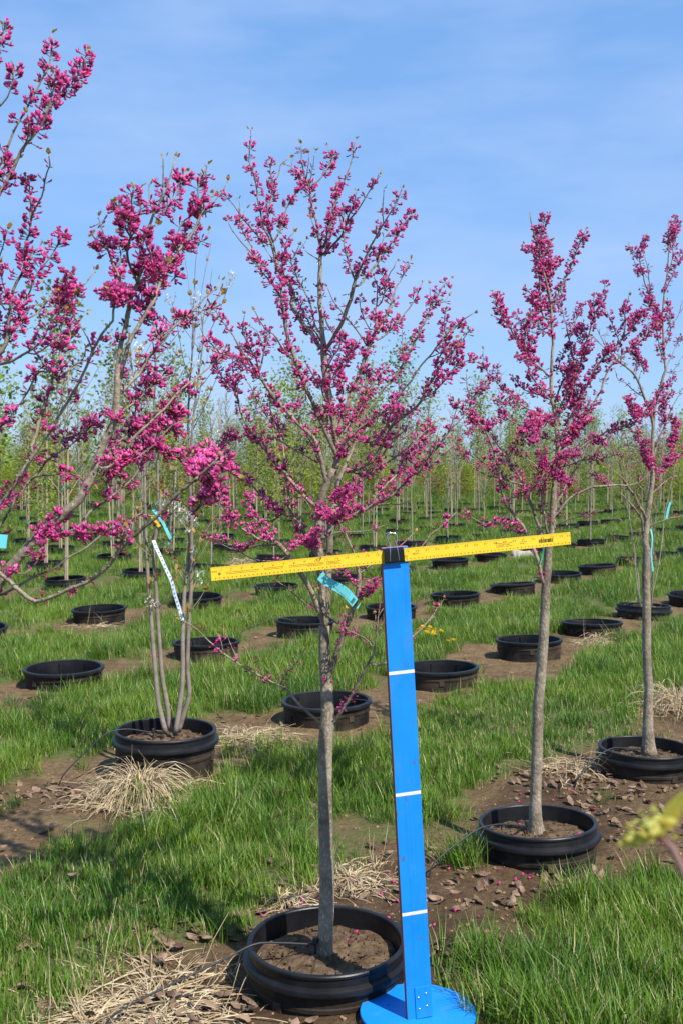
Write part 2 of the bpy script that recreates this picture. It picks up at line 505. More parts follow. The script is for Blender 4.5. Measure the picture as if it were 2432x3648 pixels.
# ------------------------------------------------------------------ pots
def pot_profiles(filled):
    if filled:   # a pot standing in a second, wider sleeve pot: two stacked lips
        rim = [(0.1975,-0.012),(0.198,-0.002),(0.2000,0.0005),(0.2100,0.0005),(0.2125,-0.0025),(0.2125,-0.0085),(0.2085,-0.0115),(0.2095,-0.030),(0.2165,-0.033),(0.2215,-0.036),(0.2230,-0.040),(0.2232,-0.049),(0.2210,-0.053),(0.2060,-0.054)]
        wall_o = [(0.206,-0.053),(0.205,-0.085),(0.2075,-0.088),(0.2075,-0.098),(0.203,-0.101),(0.199,-0.30)]
        wall_i = [(0.1965,-0.011),(0.194,-0.05),(0.191,-0.09)]
    else:
        rim = [(0.1985,-0.010),(0.1988,-0.003),(0.203,0.001),(0.213,0.0005),(0.2185,-0.003),(0.2195,-0.010),(0.218,-0.017),(0.207,-0.019)]
        wall_o = [(0.207,-0.0185),(0.2065,-0.038),(0.2085,-0.040),(0.2085,-0.048),(0.2045,-0.051),(0.200,-0.24)]
        wall_i = [(0.1990,-0.009),(0.1955,-0.030),(0.193,-0.090)]
    return rim, wall_o, wall_i
POT = {}
for filled in (True, False):
    rim, wo, wi = pot_profiles(filled)
    m1 = MB(); m1.lathe(rim, 56)
    m2 = MB(); m2.lathe(wo, 56)
    m3 = MB(); m3.lathe(wi, 56)
    if not filled:   # moulded ribs on the inner wall
        for k in range(8):
            a = k*math.pi/4 + 0.2
            m3.box((0.1905,-0.003,-0.09),(0.196,0.003,-0.016), 0, Matrix.Rotation(a, 4, 'Z'))
    lug = MB()
    lug.box((0.199,-0.013,-0.022),(0.2085,0.013,0.006))
    POT[filled] = dict(rim=m1.mesh('rim', M['plastic'], True, 28), wall=m2.mesh('wall', M['plastic_dirty'], True, 28), inner=m3.mesh('inner_wall', M['plastic'], True, 28), lug=lug.mesh('lug', M['plastic_dirty']))
fl = MB()
fl.lathe([(0.194,-0.085),(0.180,-0.087),(0.168,-0.0865),(0.164,-0.082),(0.150,-0.082),(0.146,-0.087),(0.02,-0.088),(0.0005,-0.088)], 48)
POT['floor'] = fl.mesh('floor', M['plastic'], True, 28)
SOILS = []
for v in range(4):
    so = MB(); sr = random.Random(50+v)
    rr = [0.0, 0.03, 0.06, 0.09, 0.12, 0.15, 0.175, 0.1935]
    vv = [(0,0,-0.048)]; ff = []
    for i, r in enumerate(rr[1:]):
        for k in range(40):
            a = k*math.pi/20
            z = -0.052 - 0.018*(r/0.19)**3 + 0.011*(mnoise.noise((r*math.cos(a)*24+v*9, r*math.sin(a)*24, 3.3+v))) + 0.006*sr.uniform(-1,1)
            vv.append((r*math.cos(a), r*math.sin(a), z))
    for k in range(40): ff.append((0, 1+k, 1+(k+1)%40))
    for i in range(len(rr)-2):
        for k in range(40):
            a0 = 1+i*40+k; a1 = 1+i*40+(k+1)%40
            ff.append((a0, a0+40, a1+40, a1))
    so.add(vv, ff)
    for k in range(220):      # chips and crumbs
        a = sr.uniform(0, 6.28); r = 0.185*math.sqrt(sr.random())
        s_ = sr.uniform(0.0015, 0.0045)
        mt = Matrix.Translation((r*math.cos(a), r*math.sin(a), -0.050-0.018*(r/0.19)**3)) @ Matrix.Rotation(sr.uniform(0,3), 4, (sr.random(), sr.random(), 1))
        so.box((-s_*1.8,-s_*0.7,-s_*0.4),(s_*1.8,s_*0.7,s_*0.4), 0, mt)
    SOILS.append(so.mesh('soil', M['mulch']))

def make_pot(x, y, rimz, filled, label, group=None, tilt=(0,0), sc=1.0, detail=True):
    t = empty('nursery_pot', (x, y, rimz), rng.uniform(0, 6.28))
    t.rotation_euler = (tilt[0], tilt[1], rng.uniform(0, 6.28))
    t.scale = (sc*rng.uniform(0.97, 1.03), sc*rng.uniform(0.97, 1.03), sc)
    K = POT[filled]
    place('rim', K['rim'], t); place('wall', K['wall'], t)
    if detail or not filled: place('inner_wall', K['inner'], t)
    if filled: place('soil', SOILS[rng.randrange(4)], t, (0,0,0.014), (0,0,rng.uniform(0,6)))
    else: place('floor', POT['floor'], t)
    if detail:
        for k in range(4):
            place('lug', K['lug'], t, loc=(0,0,-0.092 if filled else -0.05), rot=(0,0,k*math.pi/2))
    tag(t, label, 'pot', group)
    return t

ORD = ['first','second','third','fourth','fifth','sixth','seventh','eighth','ninth','tenth','eleventh','twelfth','thirteenth','fourteenth','fifteenth','sixteenth','seventeenth','eighteenth','nineteenth','twentieth']
ORD += ['twenty-' + w for w in ORD[:9]] + ['thirtieth']
def in_view(x, y, m=0.10):
    return y > 0.5 and abs(x)/y < 0.3125 + m

def drip(name_label, x, y, rimz, ang, reach=0.45, inside=0.06, seed=0):
    """black drip tube that rises from the soil, crosses the rim and ends at a spray stake inside the pot"""
    r2 = random.Random(seed)
    t = empty('drip_tube', (x, y, rimz))
    ca, sa = math.cos(ang), math.sin(ang)
    g = hz(x+ca*reach, y+sa*reach) - rimz
    pts = [(ca*reach, sa*reach, g-0.02), (ca*(reach-0.03), sa*(reach-0.03), g+0.05), (ca*0.30, sa*0.30, -0.005+0.02*r2.random()), (ca*0.215, sa*0.215, 0.022), (ca*0.14+0.01*sa, sa*0.14, 0.012), (ca*inside, sa*inside, -0.012)]
    P, L = smooth_line(pts, 0.02)
    tb = MB(); tb.tube(P, 0.0032, 6); tb.obj('tube', M['hose'], t, True)
    sp = MB(); sp.tube([(ca*inside, sa*inside, -0.075), (ca*inside, sa*inside, -0.01), (ca*inside, sa*inside, -0.008), (ca*inside, sa*inside, 0.008)], [0.003, 0.004, 0.0075, 0.0075], 8)
    sp.obj('emitter', M['hose'], t)
    tag(t, name_label, 'tube', 'drip tubes feeding the pots')
    return t

# front row: three flowering trees' pots in view
make_pot(P1[0]+0.010, P1[1], 0.120, True, 'large black pot holding the central flowering tree beside the blue board', tilt=(R(0.8), R(-0.6)), sc=1.05)
p2x, p2y = spot(1, 1); p2x, p2y = 0.722, 3.98
p3x, p3y = 1.41, 5.02
make_pot(p2x, p2y, 0.12, True, 'black pot at the foot of the flowering tree right of the ruler end', tilt=(R(2.0), R(1.5)), sc=1.05)
make_pot(p3x, p3y, 0.125, True, 'black pot cut by the right edge holding the rightmost flowering tree', tilt=(R(-0.5), R(0.5)))
p0x, p0y = -0.78, 1.96
p4x, p4y = 2.14, 6.05
ax_, ay_ = -0.815, 5.03
make_pot(ax_, ay_, 0.205, True, 'raised black pot with four thin stems behind the straw clump', tilt=(R(-0.5), R(1.0)), sc=1.13)
sl = MB(); sl.lathe([(0.2065,-0.055),(0.2070,-0.09),(0.2045,-0.092),(0.197,-0.22)], 48)
drip('black drip tube reaching the central tree pot from the left', P1[0]+0.01, P1[1], 0.122, R(205), 0.62, 0.035, 1)
drip('black drip tube curving into the pot of the tree right of the ruler', p2x, p2y, 0.12, R(212), 0.50, 0.05, 2)
drip('black drip tube entering the pot cut by the right edge', p3x, p3y, 0.125, R(212), 0.45, 0.02, 3)
drip('black drip tube arching over the straw clump into the four-stem pot', ax_, ay_, 0.205, R(208), 0.50, 0.06, 4)

ROWNAME = {2: 'second', 3: 'third', 4: 'fourth', 5: 'fifth', 6: 'sixth', 7: 'seventh', 8: 'eighth', 9: 'ninth', 10: 'tenth'}
BACK = []     # (row, order, x, y, filled) for rows with trees
far_n = 0
for r in range(2, 17):
    ks = [k for k in range(-40, 90) if in_view(*spot(r, k), 0.05 if r < 6 else 0.03) and spot(r, k)[1] < 40]
    order = 0
    for k in ks:
        x, y = spot(r, k)
        if r == 2 and k == -1: order += 1; continue
        x += rng.uniform(-0.04, 0.04); y += rng.uniform(-0.05, 0.05)
        filled = (r >= 5 and rng.random() < 0.9) or (r == 2 and k == 4) or (r == 4 and k in (8, 10)) or (r == 3 and k in (9, 11, 12))
        if r == 5 and k in (0, 1): filled = True
        rimz = 0.115 + rng.uniform(-0.02, 0.02)
        if r <= 10:
            w = 'soil-filled black pot' if filled else 'empty black pot'
            lab = f'{w}, {ORD[order]} from the left in the {ROWNAME[r]} row of pots'
            grp = 'black pots in the near rows'
        else:
            lab = 'small black pot in the far rows under the young trees'; grp = 'black pots in the far rows'
        make_pot(x, y, rimz, filled, lab, grp, (R(rng.gauss(0, 1.8)), R(rng.gauss(0, 1.8))), rng.uniform(1.10, 1.18), detail=(r <= 3))
        if r in (2, 3, 4) and not filled and rng.random() < 0.75:
            drip(f'black drip tube at the {ORD[order]} pot from the left in the {ROWNAME[r]} row', x, y, rimz, R(rng.choice((195, 210, 220, 330))), rng.uniform(0.36, 0.6), 0.09, 100+r*20+k)
        if filled: BACK.append((r, order, k, x, y))
        order += 1
# ------------------------------------------------------------------ flowering trees
CROP = {'A':(750,450,3.136),'B':(1150,450,2.851),'C':(700,1050,2.851),'D':(1150,1050,2.851),'E':(700,1650,2.851),'F':(1150,1650,2.851),
        'G':(0,100,3.136),'H':(300,500,2.851),'I':(0,700,3.136),'J':(0,1250,2.851),'K':(0,1650,2.851),'L':(400,1250,2.851),
        'M':(1700,700,2.851),'N':(1600,1300,2.851),'O':(1980,700,3.469),'Q':(1980,1300,3.469),
        'Z':(700,1800,1.568),'Y':(700,2700,1.568),'X':(1500,1900,1.3455),'W':(0,2100,1.519),'V':(0,1100,1.742),'S':(0,0,1.0)}
def parse(s):
    pts, c = [], None
    for t in s.split():
        if t[0].isalpha(): c = CROP[t[0]]; t = t[1:]
        x, y = map(float, t.split(','))
        pts.append((c[0]+x/c[2], c[1]+y/c[2]))
    return pts

# name, parent, depth offset of the tip from the trunk, outline in the photograph, blossom share
TREE1 = [
('T','', 0,'S1150,3475 1156,3390 1163,3240 1164,3146 1160,2955 1158,2800 1160,2630 1167,2560 1162,2440 1156,2330 1155,2230',0),
('S1','T',-.03,'E1297,1654 1285,1450 1272,1230 1260,1050 1242,850 1240,650 1240,480 1270,330 1340,200 1400,60',.35),
('S2','T',.06,'E1310,1600 1330,1300 1340,950 1358,700 1385,480 1420,300 1465,120 1520,0',.2),
('CL','S1',0,'C1400,1770 1440,1650 1425,1480 1390,1270 1360,1100 1330,950 1300,700 1285,500 1270,300 1260,150 1250,0 A1218,1700 1230,1560 1220,1480 1240,1390 1210,1250 1190,1100 1155,960 1125,830 1110,700 1060,570 1035,470 1015,330 1010,200',.62),
('CL2','CL',.06,'B10,1230 60,1040 95,880 150,700 220,550 270,420 300,300 320,180 325,135',.8),
('CL3','CL',-.08,'B5,1300 100,1210 180,1110 230,1010 300,920 360,840 420,730 500,620 575,500',.75),
('CL3b','CL3',-.1,'B230,1000 270,890 320,770 332,670',.8),
('CLd','CL',-.05,'A1210,1490 1110,1430 1060,1385',.1),
('CLe','CL',.04,'A1100,690 1180,630 1260,540 1330,440 1375,340',.85),
('R1','CL',-.12,'C1300,570 1340,520 1400,420 1500,230 1545,90 B290,1740 320,1600 322,1570',.3),
('R1a','R1',-.1,'B310,1530 265,1400 225,1250 210,1080 200,1000 160,880 130,760 150,580',.75),
('R1b','R1',-.2,'B340,1540 400,1400 460,1270 530,1140 600,1010 680,870 740,780 795,640',.75),
('R1c','R1',-.05,'B345,1630 460,1500 560,1370 650,1250 740,1110 800,1010 870,940 900,890',.8),
('R1d','R1c',-.03,'B560,1360 580,1240 615,1130',.7),
('R1e','R1b',-.2,'B610,970 605,800 618,645',.75),
('R2','S2',.15,'D220,1740 290,1580 345,1430 395,1300 415,1150 430,950 445,760 452,600',.45),
('R3','CL',.05,'D110,1500 160,1340 215,1200 260,1090 320,930 370,800 410,680 450,580 490,480 530,360 540,180 545,60 B550,1600 520,1540',.75),
('R3b','R3',.1,'D550,460 640,400 740,290 830,190 920,70 B960,1700 1000,1600',.7),
('R3c','R3',.16,'D560,380 620,240 680,110 715,0 B750,1620 800,1540 850,1430 885,1350',.75),
('R3d','R3',.0,'D440,520 400,440 320,330 240,230 180,150 100,50 B50,1640',.5),
('R3e','R3',.0,'D480,360 420,250 380,140 370,40 B372,1740',.7),
('R3f','R3',.0,'D550,120 600,60 B660,1520 720,1430 738,1370',.7),
('R4','S1',-.15,'D165,1700 215,1500 300,1420 400,1330 520,1250 620,1190 720,1080 800,980 900,860 1000,700 1100,600 1200,450 1300,350 1400,270 1520,190',.72),
('R5','R2',.22,'D395,1240 470,1150 540,1080 620,950 720,840 800,720 870,600 930,480 1000,330 1060,220 1110,80 B1150,1760 1200,1640 1300,1540',.65),
('R5b','R5',.22,'D1130,60 1200,90 1265,20',.5),
('R6','S2',-.05,'D240,1800 330,1780 480,1700 560,1600 650,1430 720,1300 850,1210 960,1120 1040,980 1100,880 1160,780 1220,680 1290,600 1380,500 1470,370',.72),
('R7','R6',.0,'D1000,1060 1100,1000 1180,930 1250,850 1310,750 1400,700 1500,660',.75),
('R7b','R6',-.1,'D1160,760 1150,680 1200,600 1240,480 1230,330 1240,160',.8),
('R8','S2',.2,'F230,60 D420,1820 560,1760 700,1670 850,1560 960,1450 1060,1370 1180,1270',.65),
('R8b','R8',.25,'D700,1660 760,1500 860,1420 980,1330 1120,1290 1190,1260',.55),
('R9','S2',-.02,'F60,640 200,580 330,510 430,470 560,400 690,330 800,240 900,120 990,40 D1090,1630 1200,1500 1290,1380 1400,1260 1470,1170',.6),
('R9b','R9',.1,'F900,120 1010,80 1110,10 D1230,1600 1330,1500 1430,1400 1500,1350',.55),
('R10','S1',-.02,'F0,760 130,710 300,700 450,690 530,660 625,625',.35),
('R11','R9',.1,'F370,490 500,430 650,410 760,425 890,380',.3),
('R12','S2',.05,'F100,380 220,330 330,230 450,130 560,40 D620,1600 720,1480 800,1400 930,1330',.8),
('R13','R9',.3,'F560,400 620,250 740,120 D830,1700 960,1560 1040,1460 1090,1350',.75),
('B1','S1',-.12,'C1420,1640 1390,1560 1310,1400 1240,1240 1150,1030 1070,850 1010,690 950,500 905,330 885,180 860,40 A795,1880 790,1700 800,1560 800,1480',.75),
('B1b','B1',-.14,'A800,1560 830,1400 850,1280 930,1190',.7),
('L8','B1',-.2,'C980,660 880,550 840,470 790,400 740,380 680,320 620,230 595,175',.85),
('B2','CL',.1,'C1260,540 1220,480 1190,420 1110,330 1050,240 990,150 965,90 A930,1880 860,1740 790,1640 745,1570 720,1430 690,1320',.65),
('B2a','B2',.06,'A670,1270 610,1160 570,1030 545,900 525,760 505,620 470,500 435,400 440,250 455,100 450,50',.85),
('B2b','B2',.14,'A700,1290 655,1150 650,1000 670,850 690,680 670,520 665,380',.75),
('B2b2','B2b',.16,'A690,640 760,540 790,430 870,350',.85),
('B2c','B2',.2,'A710,1280 760,1200 810,1060 850,920 900,820 960,740 1050,670 1000,560 920,460 850,430',.8),
('B2d','B2',.0,'A660,1330 600,1290 520,1210 430,1110 370,1040 310,950 250,860 180,800 100,760',.75),
('B3','B1',-.05,'A795,1930 700,1770 620,1580 520,1470 450,1330 380,1220 340,1130 330,1000 320,830',.75),
('B4','B3',-.1,'A700,1790 640,1700 560,1610 500,1480 440,1390 380,1320 320,1270 250,1170 195,1040',.7),
('B5','CL',.05,'C1270,400 1210,330 1180,210 1150,80 A1120,2000 1080,1900 1020,1780 970,1680 930,1590 900,1520 940,1450 990,1340',.6),
('B5b','B5',.05,'A1010,1770 1040,1720',.3),
('B6','CL',.14,'C1260,470 1215,380 1130,250 1060,130 1000,10 A930,1860 860,1700',.55),
('L1','T',-.10,'E1290,1620 1230,1480 1180,1330 1080,1150 1000,1040 930,940 870,860 800,800',.2),
('L1a','L1',.0,'E790,790 720,700 640,610 570,530 520,460 510,380 560,330',.75),
('L1b','L1',-.1,'E800,800 640,780 520,700 430,640 330,590 200,560',.85),
('L1b2','L1b',-.1,'E430,640 370,540 340,450 240,380 120,300 60,200',.95),
('L1c','L1',.08,'E800,830 680,830 560,850 440,860 280,800 130,750 30,710',.6),
('L1e','L1',-.05,'E860,980 720,1000 640,990 540,960 430,900 310,850 200,790',.4),
('L2','S1',.15,'E1260,1000 1225,940 1170,850 1090,700 1010,590 960,510 935,330 910,160 C905,1760 885,1610 865,1460 820,1390 740,1270 680,1180 610,1070 560,950 510,880',.55),
('L2b','L2',.2,'C850,1430 900,1330 930,1260',.6),
('L3','L2',.05,'E960,545 870,510 780,450 700,370 620,290 570,220 490,150 440,100 380,30 C300,1640 240,1560',.75),
('L3b','L3',.1,'E870,510 760,590 640,560 480,520',.3),
('L4','S1',.02,'E1235,460 1140,380 1070,310 990,220 900,110 820,20 C740,1620 670,1530 600,1450 540,1380 490,1280 450,1180 420,1060 385,960 375,800 370,640',.8),
('L4b','L4',.0,'C560,1400 480,1440 380,1480 280,1470 220,1560 120,1640',.95),
('L4c','L4',.1,'C390,980 330,900 280,860 220,770 180,700 240,600 300,540',.9),
('L4d','L4',.0,'C650,1500 760,1440 860,1490 1000,1580 1110,1640 1230,1700',.5),
('L5','S1',-.15,'E1330,200 C1300,1853 1275,1700 1230,1560 1195,1470 1100,1370 1000,1280 900,1170 800,1060 720,950 650,840 580,720 500,610 430,530 380,420 330,360 250,240 170,130',.72),
('L5b','L5',-.2,'C640,790 590,620 530,520 480,400 480,290 490,215',.6),
('L5c','L5',-.1,'C640,780 680,600 700,510 740,420',.5),
('L5d','L5c',-.1,'C680,520 630,390 560,330',.4),
('L6','L5',-.2,'C690,880 600,830 530,760 470,690 400,640 330,590 270,560',.9),
('L7','L5',.0,'C740,960 745,1060 760,1180 800,1290 840,1400',.45),
('L7b','L5',.05,'C1080,1350 1130,1440 1190,1560 1240,1680 1290,1790',.3),
('L9','CL',-.15,'C1330,900 1250,930 1200,860 1150,760 1110,700',.9),
('L10','B1',-.2,'C1150,1020 1090,1000 1040,1090 1000,1150',.8),
('CLf','CL',-.2,'C1390,1260 1330,1100 1270,960 1300,800 1380,640 1440,560 1480,400',.9),
('CLg','CL',.1,'C1420,1400 1470,1200 1480,950 1440,760 1500,640 1560,560 D60,330 20,150',.75),
('CLh','CL',-.1,'D150,1560 100,1300 80,1150 60,960 140,760 240,640 310,510',.85),
('CLi','CL',.1,'D170,1450 300,1260 380,1100 470,980 560,840 640,720',.8),
('CLj','R4',-.2,'D300,1430 420,1500 520,1480 620,1380 720,1130 820,1080',.9),
('LK','S1',-.20,'E1250,860 1180,830 1060,790 990,830 930,880',.98),
('LK2','LK',-.24,'E1180,830 1170,760 1220,700 1260,740',.98),
('CLk','S1',-.42,'E1260,420 1330,560 1440,560 1510,480 F120,380 200,330 280,280 340,330',.95),
('RB1','T',-.12,'Z745,1240 800,1160 870,1050 930,940 985,830 1005,740 1008,640 1025,560 1020,500',.3),
('RB1b','RB1',-.1,'Z985,800 950,750 870,710 830,690 808,600',.35),
('RB1c','RB1',.15,'Z990,890 1050,885 1110,820 1200,740 1290,650 1350,560',.35),
('RB2','T',-.06,'Z715,1100 740,960 780,830 830,690 870,580 895,510 905,430 F360,1080 330,980 290,850 250,760 200,650 130,590',.35),
('RB2b','RB2',-.1,'F380,1270 300,1220 250,1150 160,1060 60,960',.5),
('RB2c','RB2',-.12,'F380,1370 450,1310 520,1240 570,1180',.8),
('RB2d','RB2',.1,'F370,1120 460,1050 560,980 760,860 930,700',.3),
('RB2e','RB2',.1,'F760,860 900,930 1010,840 1090,730 1200,640 1345,500',.6),
('LB1','T',-.15,'Z730,1250 650,1180 580,1120 530,1060 500,1020 430,990 330,940 250,895 170,840 110,790 50,740 0,690 -86,635',.42),
('LB1b','LB1',-.12,'Z470,1000 500,940 550,890 600,810',.45),
('LT','L1',-.14,'E1200,1480 1130,1440 1050,1380 970,1320 900,1250 820,1190',.35),
('LT2','T',-.1,'E1240,1490 1330,1560 1430,1630 1500,1700 F240,1740 330,1760 470,1850',.4),
]
TREE0 = [
('T','',0,'S-332,3700 -320,3200 -300,2700 -260,2400 -210,2150 -175,1950 -165,1750 -160,1500 -120,1100 -85,850',0),
('L1','T',-.10,'S-190,2020 K-120,520 0,400 100,280 200,140 280,20 J330,1080 430,930 540,780 620,640 700,520 780,370 860,200 920,60 I1030,1740 1090,1620 1160,1520 1260,1400 H300,1720 330,1560 370,1420 290,1250 240,1080 200,960 150,780',.45),
('L2','T',.10,'S-200,2090 K-100,760 0,640 130,430 240,260 340,150 430,50 J520,1080 640,1000 760,930 840,820 920,740 980,620',.4),
('L2b','L2',.0,'J330,1290 400,1270 520,1260 640,1255 760,1250 860,1320 950,1340',.75),
('L2c','L2',.2,'J640,1000 620,910 720,870 850,830 930,760 1000,700 1040,640',.85),
('L3','T',-.02,'S-240,2330 K-150,1440 0,1200 90,1080 200,940 330,800 430,690 560,600 680,490 780,400 850,290 900,200 J960,1200 1010,1080 1060,950 1110,830 1160,700 1185,560 1190,420 1200,200 1220,0 I1340,1700 1380,1560 1420,1400 1450,1200 1480,1050 H500,1520 540,1450 570,1250 580,1050 650,900 700,760 780,620 800,450 800,300 800,180',.5),
('L3b','L3',-.1,'H540,1460 650,1420 740,1350 830,1250',.85),
('L3d','L3',.05,'H780,720 870,640 940,540 1000,420 1020,330',.95),
('L3e','L3',.0,'H800,620 850,460 910,240 930,180',.35),
('L3f','L3',-.15,'H540,1440 430,1150 470,1000 480,800 490,640 505,500',.75),
('L3g','L3f',-.1,'H470,1000 540,880 550,780 580,640 570,490',.55),
('L3h','L3',.1,'H720,740 670,600 660,440',.5),
('L3i','L3f',-.2,'H440,930 390,800 360,700 310,640',.85),
('L3j','L1',-.2,'H270,1150 200,1080 130,1060 90,960',.9),
('L3k','L3',.0,'H490,1540 400,1450 330,1340 380,1200 340,1050 360,960',.95),
('L3l','L3',-.2,'H460,1640 380,1560 290,1620 230,1500',.95),
('L3m','L3',-.1,'H520,1480 600,1320 680,1180 620,1040 620,900 720,860',.98),
('L4','L3',.12,'J1190,400 1230,250 1270,80 1300,-60 H520,1950 590,1820 690,1650 750,1530 800,1400 870,1270 960,1120 1060,1000 1130,880 1190,740 1210,620 1240,480 1235,340 1240,270',.72),
('L4b','L4',.1,'H830,1480 930,1390 970,1330',.5),
('L4c','L4',.2,'H1060,1130 1150,1050 1240,1000 1270,930',.4),
('L4d','L4',.15,'H1220,760 1290,660 1290,570',.3),
('L4e','L4',.1,'H1190,720 1160,560 1165,430 1185,330',.7),
('L4f','L4',.1,'H860,1290 800,1180 720,1200 640,1300 700,1420',.98),
('L4g','L4',.12,'H700,1620 650,1500 580,1600 640,1720',.98),
('L4h','L4',.12,'H960,1130 900,1060 930,1000 1010,830 1100,760',.98),
('L5','L1',.1,'J310,1000 370,850 400,720 440,570 490,430 520,300 570,190 620,80 I650,1560 720,1400 750,1280 820,1140 900,1040 980,930 1055,845',.4),
('L5b','L5',.15,'J620,80 I690,1820 770,1650 800,1500 785,1330 790,1200 880,1280 950,1300',.5),
('L5c','L5',.0,'I750,1280 700,1200 720,1050 740,950 790,870',.95),
('L5d','L5',.1,'I800,1160 860,1060 820,960 700,1020 640,1140',.95),
('L5e','L5',.1,'J540,290 620,260 690,220 770,140 850,80 I960,1700',.4),
('L6','T',-.12,'S-120,1330 I-160,1960 0,1880 80,1850 200,1800 300,1750 430,1650 520,1530 590,1400 680,1270 780,1180 850,1130',.55),
('L6b','L6',-.05,'I310,1770 420,1750 530,1680 640,1610 780,1550',.8),
('L6c','L6',-.05,'I560,1960 500,1930 440,1990 350,1960 J380,270 330,320 290,400 210,530 100,690 0,780',.5),
('L7','T',.04,'S-130,1400 I-120,1850 0,1760 60,1650 100,1500 110,1300 140,1100 200,950 260,820 280,660 300,500 340,330 350,150 350,0 G350,1900 330,1720',.78),
('L7a','L7',-.05,'I345,250 400,120 G430,1960 500,1800 515,1650 560,1530 545,1430',.4),
('L7b','L7',.1,'I60,1680 180,1450 270,1200 330,1080 390,930 450,820 560,680 640,560 690,460',.85),
('L7c','L7',.15,'I190,1470 280,1370 380,1330 470,1240 570,1140 610,1080 500,960',.3),
('L7d','L7',.0,'I130,1150 60,1050 20,900 0,760',.85),
('L7e','L7',-.05,'I100,1300 20,1200 -60,1060 -40,800 40,560 90,380',.85),
('L7f','L7',.1,'I260,820 320,750 380,640 460,540',.7),
('L7g','L7',.1,'I80,1600 -20,1500 -60,1350',.9),
('L8','T',-.03,'S-90,950 G-150,2100 0,1850 80,1700 150,1580 220,1420 300,1300 400,1180 480,1070 550,900 600,720 610,530',.75),
('L8b','L8',-.1,'G250,1410 300,1250 320,1060 320,960',.3),
('L8c','L8',.08,'G350,1240 400,1110 460,1000 560,880 660,760 760,660 850,560 900,470 950,350 975,260',.9),
('L8d','L8c',.1,'G700,720 780,780 850,700 880,680',.5),
('L9','T',.08,'S-100,900 G-120,1750 0,1550 40,1450 130,1230 210,1060 290,920 360,770 440,640 510,500 570,380 590,200 570,70',.62),
('L10','T',-.05,'S-90,870 G-120,1100 0,880 80,780 130,650 150,530 140,450',.95),
('L10b','T',.1,'G-140,500 0,220 40,80 50,10',.8),
('L10c','L8',.0,'G60,1740 20,1600 60,1500 180,1450',.98),
('L11','T',-.2,'S-220,2200 K-160,1060 0,1120 100,1200 210,1290 360,1400 560,1350 740,1275 870,1220 1040,1110 1160,970 1260,850 1370,740 1470,640 1568,560 L520,1600 600,1520 680,1430 760,1370 850,1300 930,1220 1010,1150 1080,1080',.4),
('L11b','L11',-.15,'L930,1220 1000,1290 1080,1400 1120,1500 1000,1560',.98),
('L11c','L11',-.1,'L850,1300 960,1330 1050,1420 960,1500 900,1560',.98),
('L11d','L11',-.1,'L980,1180 1120,1120 1180,1220 1260,1270',.95),
('L11e','L11',-.2,'K1260,850 1250,760 1280,690',.7),
('L12','T',.12,'S-250,2300 K-140,1390 0,1340 80,1310 200,1240 300,1190 400,1130 560,1070 650,1000 760,920 880,860 960,790 1080,700 1200,640 1330,590 L280,1660 420,1680 600,1650 720,1630 850,1630 940,1560',.4),
('L12b','L3',-.15,'K440,700 560,710 690,740 800,730 950,710 1100,680 1200,640',.65),
('L12c','L3',-.1,'K200,950 320,940 420,950 370,1010 260,1130 200,1140 130,1060',.55),
('L12d','L3',-.1,'K430,690 480,780 440,850 400,900',.8),
('L13','L3',.15,'K500,650 640,700 780,660 860,580 920,490 970,450 1080,380 1200,290 1330,160 1400,60 J1470,1080 1500,1040 L400,960 450,880 460,750 440,620',.6),
('L14','L3',.2,'J1000,1240 1080,1120 1130,1020 1200,930 1260,860 1310,750 1360,640 1400,560 1450,460 1500,380 1568,290 L490,280 560,180 640,70',.7),
('L14b','L14',.25,'J1260,860 1330,830 1420,800 1480,720',.98),
('L15','L13',.1,'J1060,1340 1120,1310 1200,1230 1300,1150 1400,1090 1480,1020 L420,960 520,850 600,760 700,720',.85),
('L16','L3',.22,'J1040,1200 1200,1120 1320,1060 1400,1010 L330,960 450,1000 560,1040 680,1060',.85),
('L17','L3',.1,'J1200,650 1300,570 1400,500 L160,580 280,490 380,360 480,290 610,240',.55),
('L18','L14',.25,'L160,930 310,800 420,690 520,590 620,490 700,400 820,300 930,210 1020,140 1100,20 H1230,2010 1180,1900',.65),
('L18b','L18',.2,'L520,590 600,640 700,660 780,700',.98),
('L18c','L18',.3,'L310,800 420,740 540,720 640,800 740,860',.98),
('L18d','L18',.25,'L700,400 760,420 840,430',.9),
('L19','L4',.1,'J1240,420 1340,310 1430,220 1500,90 1560,20 H830,1980 1040,1780 1160,1690 1240,1580 1330,1520 1390,1430',.6),
('L20','L19',.2,'H1040,1830 1120,1800 1210,1720 1320,1660 1385,1540',.55),
('L20b','L19',.15,'H760,2020 700,1850 640,1720',.95),
('L20c','L19',.15,'H880,1920 900,1800 960,1830 1050,1850',.95),
('L21','L16',.2,'L560,1040 660,1120 720,1120 860,1040 960,980',.98),
('L22','L11',.05,'L850,1300 900,1120 980,1080 960,960',.95),
]
